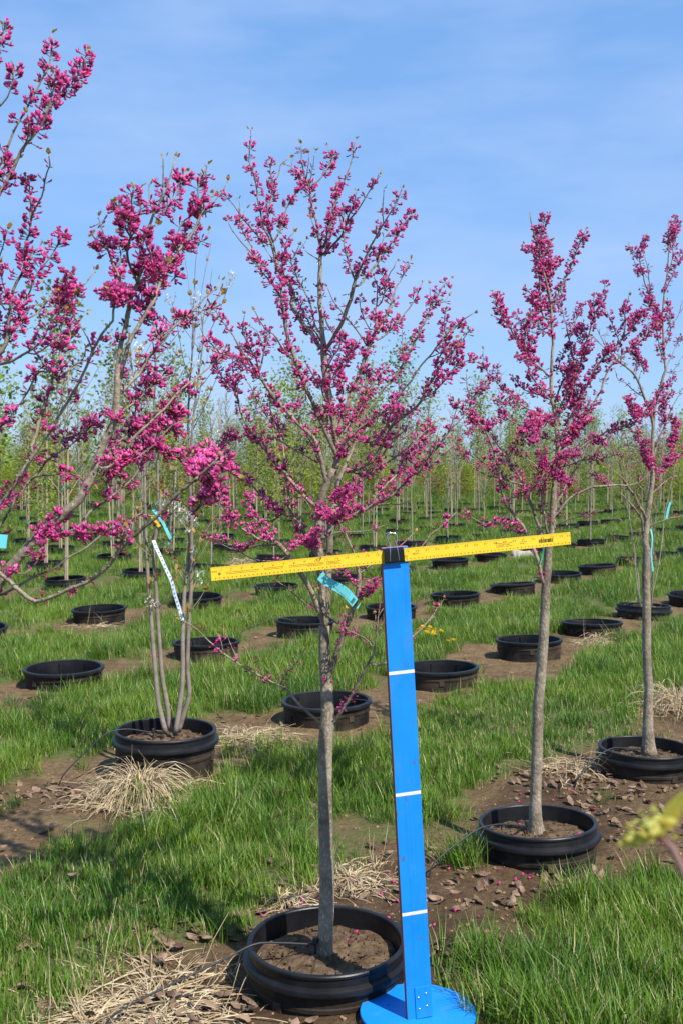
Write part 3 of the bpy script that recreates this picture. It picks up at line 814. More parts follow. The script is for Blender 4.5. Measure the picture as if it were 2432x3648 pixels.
TREE2 = [
('T','',0,'X555,1470 545,1350 548,1200 555,1000 558,850 570,700 585,500 592,350 595,260 605,150 610,60 N1040,1700 1045,1550 1050,1400 1060,1250 1080,1100 1090,950 1100,800 1085,650 1070,500 1040,350 1030,200 1035,50 M750,1760 755,1600 765,1480 750,1300 750,1180 730,1000 700,880 665,750 625,640 600,480 560,350 540,250 530,160',.0),
('a','T',.05,'M765,1450 740,1380 760,1250 740,1120 700,960 690,840 660,720 610,560 600,440 640,330',.98),
('c','T',.0,'M750,1180 765,1140 800,1050 840,930 880,850 930,750 970,640 1010,540 1060,430 1095,345',.72),
('d','T',-.08,'M680,1240 655,1180 635,1020 625,880 620,760 620,640 640,480 650,380 665,280 712,180',.8),
('d2','d',-.08,'M620,700 580,580 520,540 480,495',.95),
('e','d',-.1,'M650,1170 590,1100 545,1010 490,920',.85),
('f','T',-.1,'M720,1400 620,1330 570,1280 530,1190',.85),
('f2','T',.1,'M680,760 720,640 710,520 715,420',.9),
('f3','T',.1,'M700,840 760,740 800,690 825,630',.85),
('g','T',-.12,'M745,1853 640,1740 560,1680 480,1560 400,1450 340,1350 280,1270 230,1190 190,1090 150,970',.78),
('g2','g',-.1,'M260,1240 240,1120 215,990',.85),
('g3','g',-.1,'M530,1650 540,1500 560,1400',.8),
('h','T',-.15,'N1040,330 980,280 M550,1840 500,1680 480,1500 480,1380 492,1225',.7),
('h2','h',-.15,'M500,1680 440,1640 390,1600',.8),
('i','T',.12,'N1050,420 M880,1853 1000,1800 980,1700 950,1550 920,1420 890,1280 860,1170 850,1050 850,985',.6),
('i2','i',.1,'M940,1500 880,1570 820,1700 800,1780',.6),
('i3','i',.15,'M930,1450 980,1340 1000,1230 1060,1080',.8),
('j','T',-.05,'N1090,640 1130,420 M960,1853 1040,1740 1060,1600 1110,1450 1160,1280 1200,1170 1260,1050 1290,900',.85),
('j2','j',.0,'M1180,1200 1180,1100 1175,1000',.85),
('j3','j',.05,'M1080,1560 1040,1440 1070,1280',.85),
('j4','j',-.1,'M1060,1640 1130,1560 1160,1440',.9),
('k','T',.12,'N1100,900 1150,840 1260,730 1340,590 1410,470 1480,350 1540,240 O640,2150 720,2050 830,1950 1000,1800 1200,1650 1270,1560',.68),
('k2','k',.2,'O900,1890 960,1960 1050,2050 1080,2150',.7),
('k3','k',.1,'O1080,1740 1120,1640 1140,1540',.8),
('l','T',-.1,'N1095,800 1180,650 1240,500 1320,350 1400,200 O480,2140 600,1970 780,1800 950,1610 1060,1470 1140,1330 1160,1250',.8),
('l2','l',-.1,'O780,1800 740,1700 680,1560 620,1420',.5),
('l3','l',-.15,'O830,1740 850,1600 850,1440 900,1230',.45),
('l4','l',.0,'O950,1610 940,1500 1000,1480 1100,1480',.95),
('l5','l',-.1,'O600,1970 650,1880 700,1900 760,1960',.9),
('n','T',.0,'N1075,1540 1150,1430 1240,1340 1330,1290 1450,1240 1568,1230 Q750,1480 900,1490 1030,1450 1130,1340 1220,1270 1300,1180',.25),
('n2','n',.1,'Q650,1490 560,1410 480,1380 400,1330',.7),
('o','T',.15,'N1070,1420 1150,1300 1190,1200 1260,1090 1340,970 1380,860 1440,760',.35),
('p','T',-.05,'N1095,1040 1180,1010 1300,880 1430,770 1568,700 Q600,830 800,760 900,740 1000,680 1100,560 1250,450 1400,320',.6),
('p2','p',-.1,'Q900,740 960,600 940,480 860,400',.85),
('p3','p',.0,'Q600,830 700,800 830,810 900,800',.5),
('p4','p',.1,'Q450,920 560,960 640,900',.9),
('q','T',.1,'N1090,1080 1200,1020 1350,970 1500,950 1568,940 Q620,1140 820,1090',.45),
('r','T',-.1,'X598,270 575,215 560,140 545,95 N790,1735 740,1640 660,1530 580,1430 540,1320 515,1200 505,1080 510,1020 560,960 620,880 700,780 760,680 800,620 850,540',.5),
('r2','r',-.12,'N580,1420 600,1360 700,1340 770,1310 850,1240 900,1180 960,1100',.7),
('s','T',.1,'X600,130 N940,1720 900,1610 860,1510 820,1400 780,1290 740,1200 700,1110 640,1040 590,970 540,880 460,780 390,680 340,560',.5),
('t','T',-.06,'N1020,1720 990,1690 960,1530 935,1400 930,1300 905,1220 895,1080 870,1010 780,960 700,890 630,850',.45),
('t2','t',-.1,'N930,1280 960,1200 1000,1120 1060,1040',.5),
('u','r',-.1,'N505,1060 460,920 420,800 370,690 310,600 200,550 150,460',.8),
('u2','u',-.1,'N340,640 250,560 200,450 220,330 330,270 370,170',.9),
('u3','u',-.05,'N370,690 430,600 520,540 560,480',.95),
('u4','u',-.1,'N180,520 100,430 20,340 0,320',.9),
('u5','u2',-.1,'N220,330 180,250 175,80',.6),
('v','T',-.15,'N1050,1060 960,1040 930,960 940,860',.95),
('v2','T',-.15,'N1070,1000 1130,950 1200,920 1300,900',.95),
('v3','T',-.18,'N1060,1100 1140,1180 1230,1190',.9),
('w','s',-.1,'N780,1230 640,1190 500,1150 380,1120 280,1070 200,1000 100,880 50,810',.4),
('w2','w',.0,'N640,1190 560,1140 400,1020 300,970 180,900 100,880',.55),
('x','r',-.15,'N740,1700 640,1650 540,1600 400,1610 320,1600 230,1560 150,1500',.65),
('y','T',-.1,'N1050,1700 1120,1610 1200,1570 1330,1540 1440,1500 1560,1480 Q600,1790',.4),
('z','T',-.1,'N1085,660 1000,540 880,480 760,430 640,320 520,220 400,90 330,10 M20,1680',.6),
('z2','z',-.15,'N880,480 840,560 800,600 700,760',.95),
('z3','T',.1,'N1090,780 960,740 820,680 680,600 560,520 480,400',.45),
('z4','T',-.05,'N1050,380 960,320 820,280 720,220 640,110',.8),
('z5','z',-.1,'N720,400 620,390 520,370 450,330',.5),
('z6','T',-.15,'N1070,560 980,560 900,640 860,700 850,800',.9),
('z7','T',.05,'N1100,830 1200,760 1290,640 1310,480 1280,300 1290,120',.9),
('z8','j',.0,'N1200,440 1260,300 1240,160 1220,20',.9),
('z9','k',.0,'N1410,470 1420,560 1360,640 1300,660',.95),
]
TREE3 = [
('T','',0,'X1090,1062 1085,950 1085,850 1088,750 1080,620 1078,500 1078,350 1075,200 1078,60 Q1085,2200 1110,2050 1120,1880 1150,1700 1170,1550 1190,1400 1180,1200 1185,1000 1190,850 1200,700 1220,500 1280,300 1330,100 O1350,2150 1330,1950 1320,1700 1310,1500 1320,1350 1330,1230 1345,1100 1370,950 1380,800 1385,650 1380,500 1388,270',0),
('a','T',.0,'O1335,1200 1400,1050 1440,950 1480,850 1540,760 1600,640',.75),
('b','T',.08,'O1375,960 1430,800 1440,640 1460,480 1465,250',.9),
('b2','T',-.05,'O1385,640 1370,560 1400,460 1480,400',.95),
('c','T',-.1,'O1320,1600 1250,1450 1210,1330 1150,1230 1110,1120 1070,980 1040,850 1030,740 1060,640 1115,500',.72),
('d','c',-.12,'O1160,1240 1145,1040 1120,850 1090,740',.55),
('d2','c',-.1,'O1030,780 1010,740 950,680 900,600',.8),
('d3','c',-.05,'O1070,980 1000,900 960,790',.75),
('e','T',-.1,'Q1115,1950 1090,1850 1000,1700 960,1620 900,1530 850,1440 800,1390 740,1330',.1),
('e2','T',-.18,'Q1070,2060 1040,1880 900,1700 800,1590 700,1500',.05),
('e3','e',-.1,'Q840,1420 780,1220 720,1140 700,1010 640,900 600,760',.2),
('e4','e',-.05,'Q860,1440 870,1250 900,1100 880,950 830,800',.15),
('g','T',.05,'Q1185,1190 1250,960 1340,750 1430,520 1500,400 1600,320',.3),
('g2','g',.0,'Q1340,760 1300,620 1330,480 1420,330',.85),
('g3','g',.1,'Q1400,600 1480,780 1440,900 1380,960',.98),
('h','T',-.05,'Q1130,2000 1180,1980 1260,1940 1400,1900 1600,1860',.05),
('i','T',.1,'Q1180,1590 1300,1480 1420,1390 1600,1340',.1),
('i2','T',.12,'Q1180,1420 1280,1330 1400,1240 1600,1020',.8),
('i3','i2',.1,'Q1330,1290 1380,1130 1430,980 1500,820',.98),
('k','T',-.1,'Q1185,1120 1100,1050 1050,960 1000,860 960,760',.8),
('k2','T',-.12,'Q1190,1300 1120,1180 1100,1060 1110,880',.85),
('m','T',-.08,'Q1195,750 1150,560 1090,400 1030,260 975,140 O900,2130 760,2030 640,1900 560,1750 500,1620',.18),
('m2','m',.0,'O640,1900 600,1760 640,1640',.15),
('m3','m',-.05,'O760,2030 660,1900 560,1840 450,1720',.12),
('n','m',.05,'Q975,140 O985,2150 990,2050 1010,1850',.3),
('n2','m',.0,'Q1090,400 960,330 860,230 760,180 720,60',.2),
('o','T',.0,'O1335,2050 1270,1850 1240,1650 1230,1400',.7),
('o2','T',.05,'O1330,1900 1400,1700 1400,1450 1370,1280',.6),
('o3','T',.1,'O1340,2150 1430,1950 1500,1800 1600,1700',.5),
('o4','T',.0,'O1320,1700 1400,1600 1500,1480 1560,1300',.6),
('o5','T',-.1,'O1310,1560 1250,1500 1240,1620 1290,1680',.98),
('o6','T',.0,'Q1215,520 1280,330 1360,250 1440,190',.95),
('o7','T',-.1,'Q1210,600 1140,620 1060,600 960,560 900,480',.85),
('o8','T',.1,'Q1340,80 1430,100 1500,80 1600,60',.2),
]

# blossom clusters ------------------------------------------------------------
def ellipsoid(mb, c, d, L, r, mat, up=None):
    """small seed-shaped body from c along d"""
    d = np.array(d, float); d /= np.linalg.norm(d)
    a = np.array([0.3, 0.5, 0.8]) if up is None else np.array(up, float)
    u = np.cross(d, a); u /= np.linalg.norm(u) + 1e-9
    w = np.cross(u, d)
    prof = [(0.0, 0.25), (0.25, 0.85), (0.6, 1.0), (0.88, 0.6), (1.0, 0.08)]
    vv, ff, ns = [], [], 5
    for (t, k) in prof:
        for q in range(ns):
            an = q*2*math.pi/ns
            vv.append(np.array(c) + d*L*t + r*k*(math.cos(an)*u + math.sin(an)*w) + w*(0.25*L*t*t))
    for i in range(len(prof)-1):
        for q in range(ns):
            q2 = (q+1) % ns
            ff.append((i*ns+q, i*ns+q2, (i+1)*ns+q2, (i+1)*ns+q))
    mb.add(vv, ff, mat)
def petal(mb, c, d, side, L, W, mat):
    d = np.array(d); s = np.array(side)
    n = np.cross(d, s)
    vv = [c, c+d*L*0.45+s*W*0.5+n*W*0.12, c+d*L*0.95+s*W*0.32+n*W*0.3, c+d*L*0.95-s*W*0.32+n*W*0.3, c+d*L*0.45-s*W*0.5+n*W*0.12]
    mb.add(vv, [(0,1,4),(1,2,3,4)], mat)
def cluster(seed, buds, n):
    r_ = random.Random(seed); mb = MB()
    side = r_.uniform(0, 6.28)
    for i in range(n):
        az = side + r_.gauss(0, 1.15) if r_.random() < 0.6 else r_.uniform(0, 6.28)
        el = r_.uniform(-0.35, 0.75)
        d = np.array([math.cos(az)*math.cos(el), math.sin(az)*math.cos(el), math.sin(el)])
        base = np.array([0, 0, r_.uniform(-0.006, 0.006)]) + d*0.003
        pl = r_.uniform(0.005, 0.0115)
        tip = base + d*pl
        mb.tube([base, tip], [0.0007, 0.0009], 3, 3, False)
        ellipsoid(mb, tip - d*0.001, d, 0.0040, 0.0019, 3)
        if r_.random() < buds:
            ellipsoid(mb, tip+d*0.002, d, r_.uniform(0.0065, 0.010), r_.uniform(0.0018, 0.0025), 2)
        else:
            ellipsoid(mb, tip+d*0.002, d, r_.uniform(0.0085, 0.012), r_.uniform(0.0025, 0.0034), 1)
            up = np.array([0, 0, 1.0]) - d*d[2]; up /= np.linalg.norm(up)
            s = np.cross(d, up)
            b0 = tip + d*0.0035 + up*0.0012
            petal(mb, b0, d*0.35+up*0.9+s*0.35, s, 0.0078, 0.0066, 0)
            petal(mb, b0, d*0.35+up*0.9-s*0.35, s, 0.0078, 0.0066, 0)
            petal(mb, b0+d*0.001, -d*0.25+up*0.95, s, 0.0085, 0.0082, 0)
    return mb.mesh('blossom_cluster', [M['petal'], M['keel'], M['bud'], M['calyx']], True)
CL_OPEN = [cluster(100+i, 0.25, 6+i % 4) for i in range(8)]
CL_MIX = [cluster(200+i, 0.6, 6+i % 3) for i in range(6)]
CL_BUD = [cluster(300+i, 0.95, 4+i % 3) for i in range(5)]
CL_ALL = CL_OPEN + CL_MIX + CL_BUD
def mesh_arrays(me):
    v = np.zeros(len(me.vertices)*3); me.vertices.foreach_get('co', v)
    return v.reshape(-1, 3), [tuple(p.vertices) for p in me.polygons], [p.material_index for p in me.polygons]
CL_ARR = {me: mesh_arrays(me) for me in CL_ALL}

class Merge:
    """joins many placed copies of small meshes into one"""
    def __init__(self): self.v, self.lv, self.lt, self.m, self.n = [], [], [], [], 0
    def add(self, arr, mtx):
        v, f, m = arr[:3]
        key = id(f)
        if key not in FLAT: FLAT[key] = (f, np.array([i for q in f for i in q], np.int64), np.array([len(q) for q in f], np.int64))
        _, lv, lt = FLAT[key]
        A = np.array(mtx)
        self.v.append(v @ A[:3, :3].T + A[:3, 3])
        self.lv.append(lv+self.n); self.lt.append(lt); self.m.append(np.asarray(m))
        self.n += len(v)
    def obj(self, name, mats, parent=None, smooth=False):
        me = bpy.data.meshes.new(name)
        v = np.concatenate(self.v); lv = np.concatenate(self.lv); lt = np.concatenate(self.lt)
        me.vertices.add(len(v)); me.vertices.foreach_set('co', v.ravel())
        me.loops.add(len(lv)); me.loops.foreach_set('vertex_index', lv)
        me.polygons.add(len(lt)); me.polygons.foreach_set('loop_start', np.concatenate([[0], np.cumsum(lt)[:-1]]))
        for q in mats: me.materials.append(q)
        me.polygons.foreach_set('material_index', np.concatenate(self.m))
        if smooth: me.polygons.foreach_set('use_smooth', np.ones(len(lt), bool))
        me.update(calc_edges=True)
        o = bpy.data.objects.new(name, me); col.objects.link(o)
        if parent: o.parent = parent
        return o
FLAT = {}

def leaf_pair(mb, p, d, r_, size=0.0115):
    d = np.array(d); d /= np.linalg.norm(d) + 1e-9
    for k in range(r_.choice((2, 2, 3, 3))):
        q = np.array([r_.gauss(0, 1), r_.gauss(0, 1), r_.gauss(0, 1)])
        s = np.cross(d, q); s /= np.linalg.norm(s) + 1e-9
        dd = d*0.75 + np.cross(s, d)*r_.uniform(-0.9, 0.9) + s*0.2
        dd /= np.linalg.norm(dd)
        L = size*r_.uniform(0.7, 1.3); W = L*0.62
        n = np.cross(dd, s)
        c = p + dd*0.003
        mb.add([c, c+dd*L*0.35+s*W*0.5+n*0.002, c+dd*L*0.35-s*W*0.5+n*0.002, c+dd*L*0.75+s*W*0.32, c+dd*L*0.75-s*W*0.32, c+dd*L], [(0,1,2),(1,3,4,2),(3,5,4)])

def build_tree(data, depth, label, seed, rtrunk, dens=1.0, twigs=1.0, size=1.0, group='magenta flowering trees in the front row', thick=0.0047, boost={}):
    r_ = random.Random(seed)
    nodes = []           # blossom sites: (point, tangent, openness, size)
    leaves = MB()
    # first pass: the course of every branch in space
    cur, par_at, order = {}, {}, []
    for bi, (name, par, dz, pts, share) in enumerate(data):
        P2 = parse(pts)
        order.append(name)
        if par == '':
            root = empty('flowering_tree', at(*P2[0], depth))
            C, L = smooth_line([tuple(at(*p, depth)) for p in P2], 0.03)
        else:
            PC = cur[par]
            q = at(*P2[0], 1.0) - CAM
            dirs = (PC - np.array(CAM)); dirs = dirs / dirs[:, 1:2]
            j = int(np.argmin((dirs[:, 0]-q.x/q.y)**2 + (dirs[:, 2]-q.z/q.y)**2))
            par_at[name] = j
            d0, d1 = PC[j][1], depth + dz
            n = len(P2)
            seg = np.concatenate([[0], np.cumsum([math.dist(P2[i], P2[i+1]) for i in range(n-1)])])
            seg = seg/(seg[-1]+1e-9)
            W3 = [at(P2[i][0], P2[i][1], d0 + (d1-d0)*(seg[i]**0.8)) for i in range(n)]
            if (Vector(PC[j])-W3[0]).length > 0.004: W3 = [Vector(PC[j])] + W3
            C, L = smooth_line([tuple(w) for w in W3], 0.016)
            k = np.arange(len(C))
            amp = 0.0016*size*np.minimum(1, k/4.0)
            C[:, 0] += amp*np.array([mnoise.noise((q_*0.45, bi*7.3, seed)) for q_ in k])*2
            C[:, 2] += amp*np.array([mnoise.noise((q_*0.45, bi*7.3, seed+50)) for q_ in k])*2
        cur[name] = C
    # second pass: each cross-section carries the wood above it
    kids = {}
    for (name, par, *_r) in data:
        if par: kids.setdefault(par, []).append(name)
    total = {}
    load = {}
    for name in reversed(order):
        C = cur[name]
        seg = np.linalg.norm(np.diff(C, axis=0), axis=1)
        rem = np.concatenate([np.cumsum(seg[::-1])[::-1], [0.0]])
        for c in kids.get(name, []):
            rem[:par_at[c]+1] += total[c]
        load[name] = rem; total[name] = rem[0]
    curves = {}
    for (name, par, dz, pts, share) in data:
        C = cur[name]
        if par == '':
            rad = np.interp(np.linspace(0, 1, len(C)), np.linspace(0, 1, len(rtrunk)), rtrunk)
            rad = rad*(1 + 0.10*np.array([mnoise.noise((q_*0.55, 0.3, seed)) for q_ in range(len(C))]))
            rad[:4] = rad[:4]*np.array([1.45, 1.22, 1.1, 1.03])
        else:
            rad = np.sqrt((0.0012*size)**2 + (thick*boost.get(name, 1.0))**2*load[name])
            cap_ = curves[par][1][par_at[name]]*(0.70 if name in ('S1', 'S2') else 0.88)
            rad = np.minimum(rad, cap_)
            kk = np.ones(5)/5
            if len(rad) > 8: rad[2:-2] = np.convolve(rad, kk, 'valid')
            rad = rad*(1 + 0.14*np.array([max(0, mnoise.noise((q_*1.1, len(name)*13+len(C), seed+9))) for q_ in range(len(C))]))
        curves[name] = (C, rad, share)
    for bi, (name, par, dz, pts, share) in enumerate(data):
        C, rad, share = curves[name]
        sides = 14 if par == '' else (9 if rad[0] > 0.005 else 6)
        mb = MB()
        mb.tube(C - np.array(root.location), rad, sides)
        # twigs and spurs grown from this branch belong to its mesh
        s_len = float(np.sum(np.linalg.norm(np.diff(C, axis=0), axis=1)))
        spawned = []
        if par != '':
            nt = int(s_len*5.5*twigs*r_.uniform(0.6, 1.3))
            for q in range(nt):
                i = r_.randrange(max(1, int(len(C)*0.18)), len(C)-1) if len(C) > 5 else len(C)//2
                tg = C[i]-C[i-1]; tg = tg/(np.linalg.norm(tg)+1e-9)
                side = np.array([r_.gauss(0, 1), r_.gauss(0, 1), r_.gauss(0, 0.6)])
                side -= tg*np.dot(side, tg); side /= np.linalg.norm(side)+1e-9
                d = tg*r_.uniform(0.5, 1.0) + side*r_.uniform(0.5, 0.9) + np.array([0, 0, 0.35])
                d /= np.linalg.norm(d)
                tl = r_.choice((0.02, 0.03, 0.045, 0.075))*r_.uniform(0.7, 1.3)
                m_ = max(4, int(tl/0.012))
                pp = [C[i]]
                for w in range(m_):
                    d = d + np.array([r_.gauss(0, 0.10), r_.gauss(0, 0.10), r_.gauss(0.06, 0.08)]); d /= np.linalg.norm(d)
                    pp.append(pp[-1] + d*tl/m_)
                pp = np.array(pp)
                tr = np.linspace(min(0.0018, rad[i]*0.8), 0.0009, len(pp))*size
                mb.tube(pp - np.array(root.location), tr, 5)
                spawned.append((pp, share))
                if tl > 0.04: leaf_pair(leaves, pp[-1]-np.array(root.location), d, r_)
            # bud knuckles
            for q in range(int(s_len*38)):
                i = r_.randrange(1, len(C))
                side = np.array([r_.gauss(0, 1), r_.gauss(0, 1), r_.gauss(0, 1)])
                tg = C[i]-C[i-1]; side -= tg*np.dot(side, tg)/(np.dot(tg, tg)+1e-12); side /= np.linalg.norm(side)+1e-9
                p = C[i]-np.array(root.location)+side*rad[i]*0.7
                kk = min(0.0035, 0.0012+rad[i]*0.35)*size
                mb.tube([p, p+side*kk*0.9, p+side*kk*1.5], [kk*0.75, kk*0.7, kk*0.25], 5)
            d = C[-1]-C[-3]
            leaf_pair(leaves, C[-1]-np.array(root.location), d, r_)
        o = mb.obj('trunk' if par == '' else 'branch', M['bark'] if rad[0] > 0.0028 else M['twig'], root, True)
        # blossom sites
        for (Q, RR, sh, main) in [(C, rad, share, True)] + [(pp, None, s_*0.85, False) for pp, s_ in spawned]:
            if sh <= 0: continue
            seg = np.linalg.norm(np.diff(Q, axis=0), axis=1)
            s = np.concatenate([[0], np.cumsum(seg)])
            x = 0.012
            ph = r_.uniform(0, 100)
            while x < s[-1]:
                p = np.array([np.interp(x, s, Q[:, k]) for k in range(3)])
                i = min(len(Q)-2, int(np.searchsorted(s, x)))
                tg = Q[min(i+1, len(Q)-1)]-Q[max(i-1, 0)]
                rr = 0.0015 if RR is None else float(np.interp(x, s, RR))
                run = mnoise.noise((x*5.0+ph, bi*1.7, seed))      # dense and sparse runs
                pr = sh*dens*(1.0+0.85*run)
                if rr > 0.0055: pr *= 0.5
                tt = x/s[-1]
                if main and tt < 0.12: pr *= 0.5
                if s[-1]-x < 0.018: pr *= 0.4
                if r_.random() < pr:
                    op = sh + 0.55*run + r_.gauss(0, 0.16)
                    nodes.append((p, tg/(np.linalg.norm(tg)+1e-9), op, r_.uniform(0.68, 1.02)*(0.85+0.25*sh)*size, rr))
                    if op > 0.85 and r_.random() < 0.55:
                        nodes.append((p+tg/(np.linalg.norm(tg)+1e-9)*0.008, tg/(np.linalg.norm(tg)+1e-9), op, r_.uniform(0.7, 0.95)*size, rr))
                x += 0.0168*r_.uniform(0.75, 1.3)
    # place the clusters: the 300 that show largest are parts, the rest one mass
    items = []
    for (p, tg, op, sc, rr) in nodes:
        pool = CL_OPEN if op > 0.62 else (CL_MIX if op > 0.36 else CL_BUD)
        me = r_.choice(pool)
        zq = Vector(tg).to_track_quat('Z', 'X').to_matrix().to_4x4()
        # flowers point a little skyward whatever the twig's lean
        zq = Vector((tg[0]*0.6, tg[1]*0.6, abs(tg[2])*0.7+0.45)).to_track_quat('Z', 'X').to_matrix().to_4x4()
        side = Vector((r_.gauss(0, 1), r_.gauss(0, 1), 0)).normalized()*rr*0.6
        mt = Matrix.Translation(Vector(p)-root.location+side) @ zq @ Matrix.Rotation(r_.uniform(0, 6.28), 4, 'Z') @ Matrix.Scale(sc, 4)
        px = 1216 + FPX*p[0]/p[1]
        vis = 0 <= px <= 2432
        items.append(((0 if vis else 1, p[1]-0.25*sc+r_.uniform(0, .3)), me, mt))
    items.sort(key=lambda t: t[0])
    for (_, me, mt) in items[:300]:
        o = bpy.data.objects.new('blossom_cluster', me); col.objects.link(o)
        o.parent = root; o.matrix_local = mt
    if len(items) > 300:
        mg = Merge()
        for (_, me, mt) in items[300:]: mg.add(CL_ARR[me], mt)
        o = mg.obj('blossom_mass', [M['petal'], M['keel'], M['bud'], M['calyx']], root, True)
        o['kind'] = 'stuff'
    lo = leaves.obj('young_leaves', M['yleaf'], root)
    lo['kind'] = 'stuff'
    tag(root, label, 'tree', group)
    print('tree', label[:30], len(items))
    return root, curves

t1, c1 = build_tree(TREE1, P1[1], 'magenta flowering tree in the centre, its trunk just left of the blue board', 1, [0.027, 0.022, 0.021, 0.0205, 0.020, 0.0195, 0.020, 0.0205, 0.017, 0.016, 0.0150], 0.98, 1.35, 0.95, thick=0.0049, boost={'L1': 1.3, 'RB2': 1.3})
t0, c0 = build_tree(TREE0, p0y, 'nearest magenta flowering tree whose limbs lean in over the left edge', 2, [0.026, 0.024, 0.022, 0.020, 0.018, 0.015, 0.012, 0.010, 0.008, 0.006], 0.97, 0.7, 0.97, thick=0.0033)
t2, c2 = build_tree(TREE2, p2y, 'magenta flowering tree standing behind the right end of the yellow ruler', 3, [0.027, 0.0205, 0.020, 0.0195, 0.0185, 0.0175, 0.016, 0.0120, 0.0095, 0.008, 0.0065, 0.005, 0.004, 0.003, 0.002], 1.4, 1.3, 1.12, thick=0.0042, boost={'n': 1.4, 'o': 1.5, 's': 1.3, 't': 1.3, 'r': 1.2})
t3, c3 = build_tree(TREE3, p3y, 'thinner flowering tree cut by the right edge of the picture', 4, [0.028, 0.0215, 0.0195, 0.019, 0.018, 0.0125, 0.0085, 0.007, 0.0055, 0.0045, 0.003, 0.002], 1.4, 2.2, 1.12, thick=0.0044, boost={'e': 1.8, 'e2': 1.9, 'i': 1.5, 'h': 1.6, 'm': 1.3, 'g': 1.3})
# ------------------------------------------------------------------ blue measuring board
YAW = R(13)
bb = at(1492, 3622, 2.72)                 # foot of the board
bt = at(1399, 1947, 2.71)
board = empty('measuring_board', bb)
lean = math.atan2(bt.x-bb.x, bt.z-bb.z)
board.rotation_euler = (0, lean, YAW)
BH = (bt-bb).length
BW, BT = 0.0665, 0.019
def bev_box(lo, hi, m, name, parent, bev=0.0012, seg=2):
    mb = MB(); mb.box(lo, hi)
    o = mb.obj(name, m, parent)
    md = o.modifiers.new('bevel', 'BEVEL'); md.width = bev; md.segments = seg
    return o
pl = MB(); pl.box((-BW/2, -BT/2, 0.0), (BW/2, BT/2, BH))
for i, f in enumerate(pl.f):
    cx_ = np.mean([np.concatenate(pl.v)[j][0] for j in f])
    if cx_ < -BW/2 + 1e-4 or np.mean([np.concatenate(pl.v)[j][2] for j in f]) > BH-1e-4: pl.m[i] = 1
po = pl.obj('plank', [M['blue'], M['orange']], board)
md = po.modifiers.new('bevel', 'BEVEL'); md.width = 0.0009; md.segments = 2
for yy in (2392, 2818, 3242):
    zz = BH*(3622-yy)/(3622-1958)
    st = MB()
    st.add([(-BW/2+0.0004,-BT/2-0.0006,zz-0.0042),(BW/2-0.0003,-BT/2-0.0006,zz-0.0040),(BW/2-0.0003,-BT/2-0.0006,zz+0.0046),(-BW/2+0.0004,-BT/2-0.0006,zz+0.0040)],[(0,1,2,3)])
    st.obj('white_stripe', M['white'], board)
br = bev_box((-0.011,-BT/2-0.0026,0.002),(0.0275,-BT/2-0.0003,0.083), M['blue'], 'bracket', board, 0.0007)
for (sx, sz) in ((-0.002,0.026),(0.0185,0.031),(-0.003,0.056),(0.0175,0.064)):
    sm = MB(); sm.lathe([(0.0001,0.0022),(0.0022,0.0018),(0.0034,0.0006),(0.0036,0.0)], 10)
    so = sm.obj('screw', M['steel'], br, True, (sx, -BT/2-0.0026, sz)); so.rotation_euler = (R(90), 0, 0)
bp_ = MB(); bp_.lathe([(0.0005,-0.003),(0.13,-0.003),(0.1475,-0.003),(0.149,-0.0045),(0.149,-0.011),(0.147,-0.013),(0.0005,-0.013)], 64)
bo = bp_.obj('base_plate', M['blue'], board)
bo.rotation_euler = (0, -lean, 0)
bo.location = (0.006, 0.03, 0.003)
tag(board, 'blue painted measuring board with white marks standing on a round blue foot', 'board')

# ------------------------------------------------------------------ yellow ruler with its print
rl, rr_ = at(752.6, 2046, 2.592), at(2029.7, 1917, 2.794)
rc = (rl+rr_)/2
ruler = empty('ruler', rc)
xd = (rr_-rl).normalized()
yd = Vector((-math.sin(YAW), math.cos(YAW), 0)); yd = (yd - xd*yd.dot(xd)).normalized()
zd = xd.cross(yd)
rm = Matrix((xd, yd, zd)).transposed().to_4x4(); rm.translation = rc
ruler.matrix_world = rm
RLN = (rr_-rl).length; INCH = RLN/36.0; RH = 0.0318; RT = 0.0022
X0 = -RLN/2
bl = MB()
hx, hzz, hr = X0+0.78*INCH, -0.0012, 0.0034
# blade with a hanging hole near the left end
ring = [(hx+hr*math.cos(a), hzz+hr*math.sin(a)) for a in np.arange(24)*2*math.pi/24]
sq = []
for a in np.arange(24)*2*math.pi/24:
    c_, s_ = math.cos(a), math.sin(a); k_ = 1/max(abs(c_), abs(s_))
    sq.append((hx+0.0075*c_*k_, hzz+0.0075*s_*k_))
def both(pts, faces):
    n_ = len(pts)
    bl.add([(x, -RT/2, z) for x, z in pts], faces)
    bl.add([(x, RT/2, z) for x, z in pts], [f[::-1] for f in faces])
both(ring+sq, [(i, (i+1) % 24, 24+(i+1) % 24, 24+i) for i in range(24)])
def rect(x0, x1, z0, z1): both([(x0,z0),(x1,z0),(x1,z1),(x0,z1)], [(0,1,2,3)])
hw_ = 0.0075
rect(X0, hx-hw_, -RH/2, RH/2); rect(hx+hw_, -X0, -RH/2, RH/2)
rect(hx-hw_, hx+hw_, -RH/2, hzz-hw_); rect(hx-hw_, hx+hw_, hzz+hw_, RH/2)
e = [(X0,-RH/2),(-X0,-RH/2),(-X0,RH/2),(X0,RH/2)]
bl.add([(x,-RT/2,z) for x,z in e]+[(x,RT/2,z) for x,z in e], [(0,4,5,1),(1,5,6,2),(2,6,7,3),(3,7,4,0)])
bl.add([(x,-RT/2,z) for x,z in ring]+[(x,RT/2,z) for x,z in ring], [(i,24+i,24+(i+1)%24,(i+1)%24) for i in range(24)])
bl.obj('blade', M['yellow'], ruler)
FY = -RT/2-0.00035
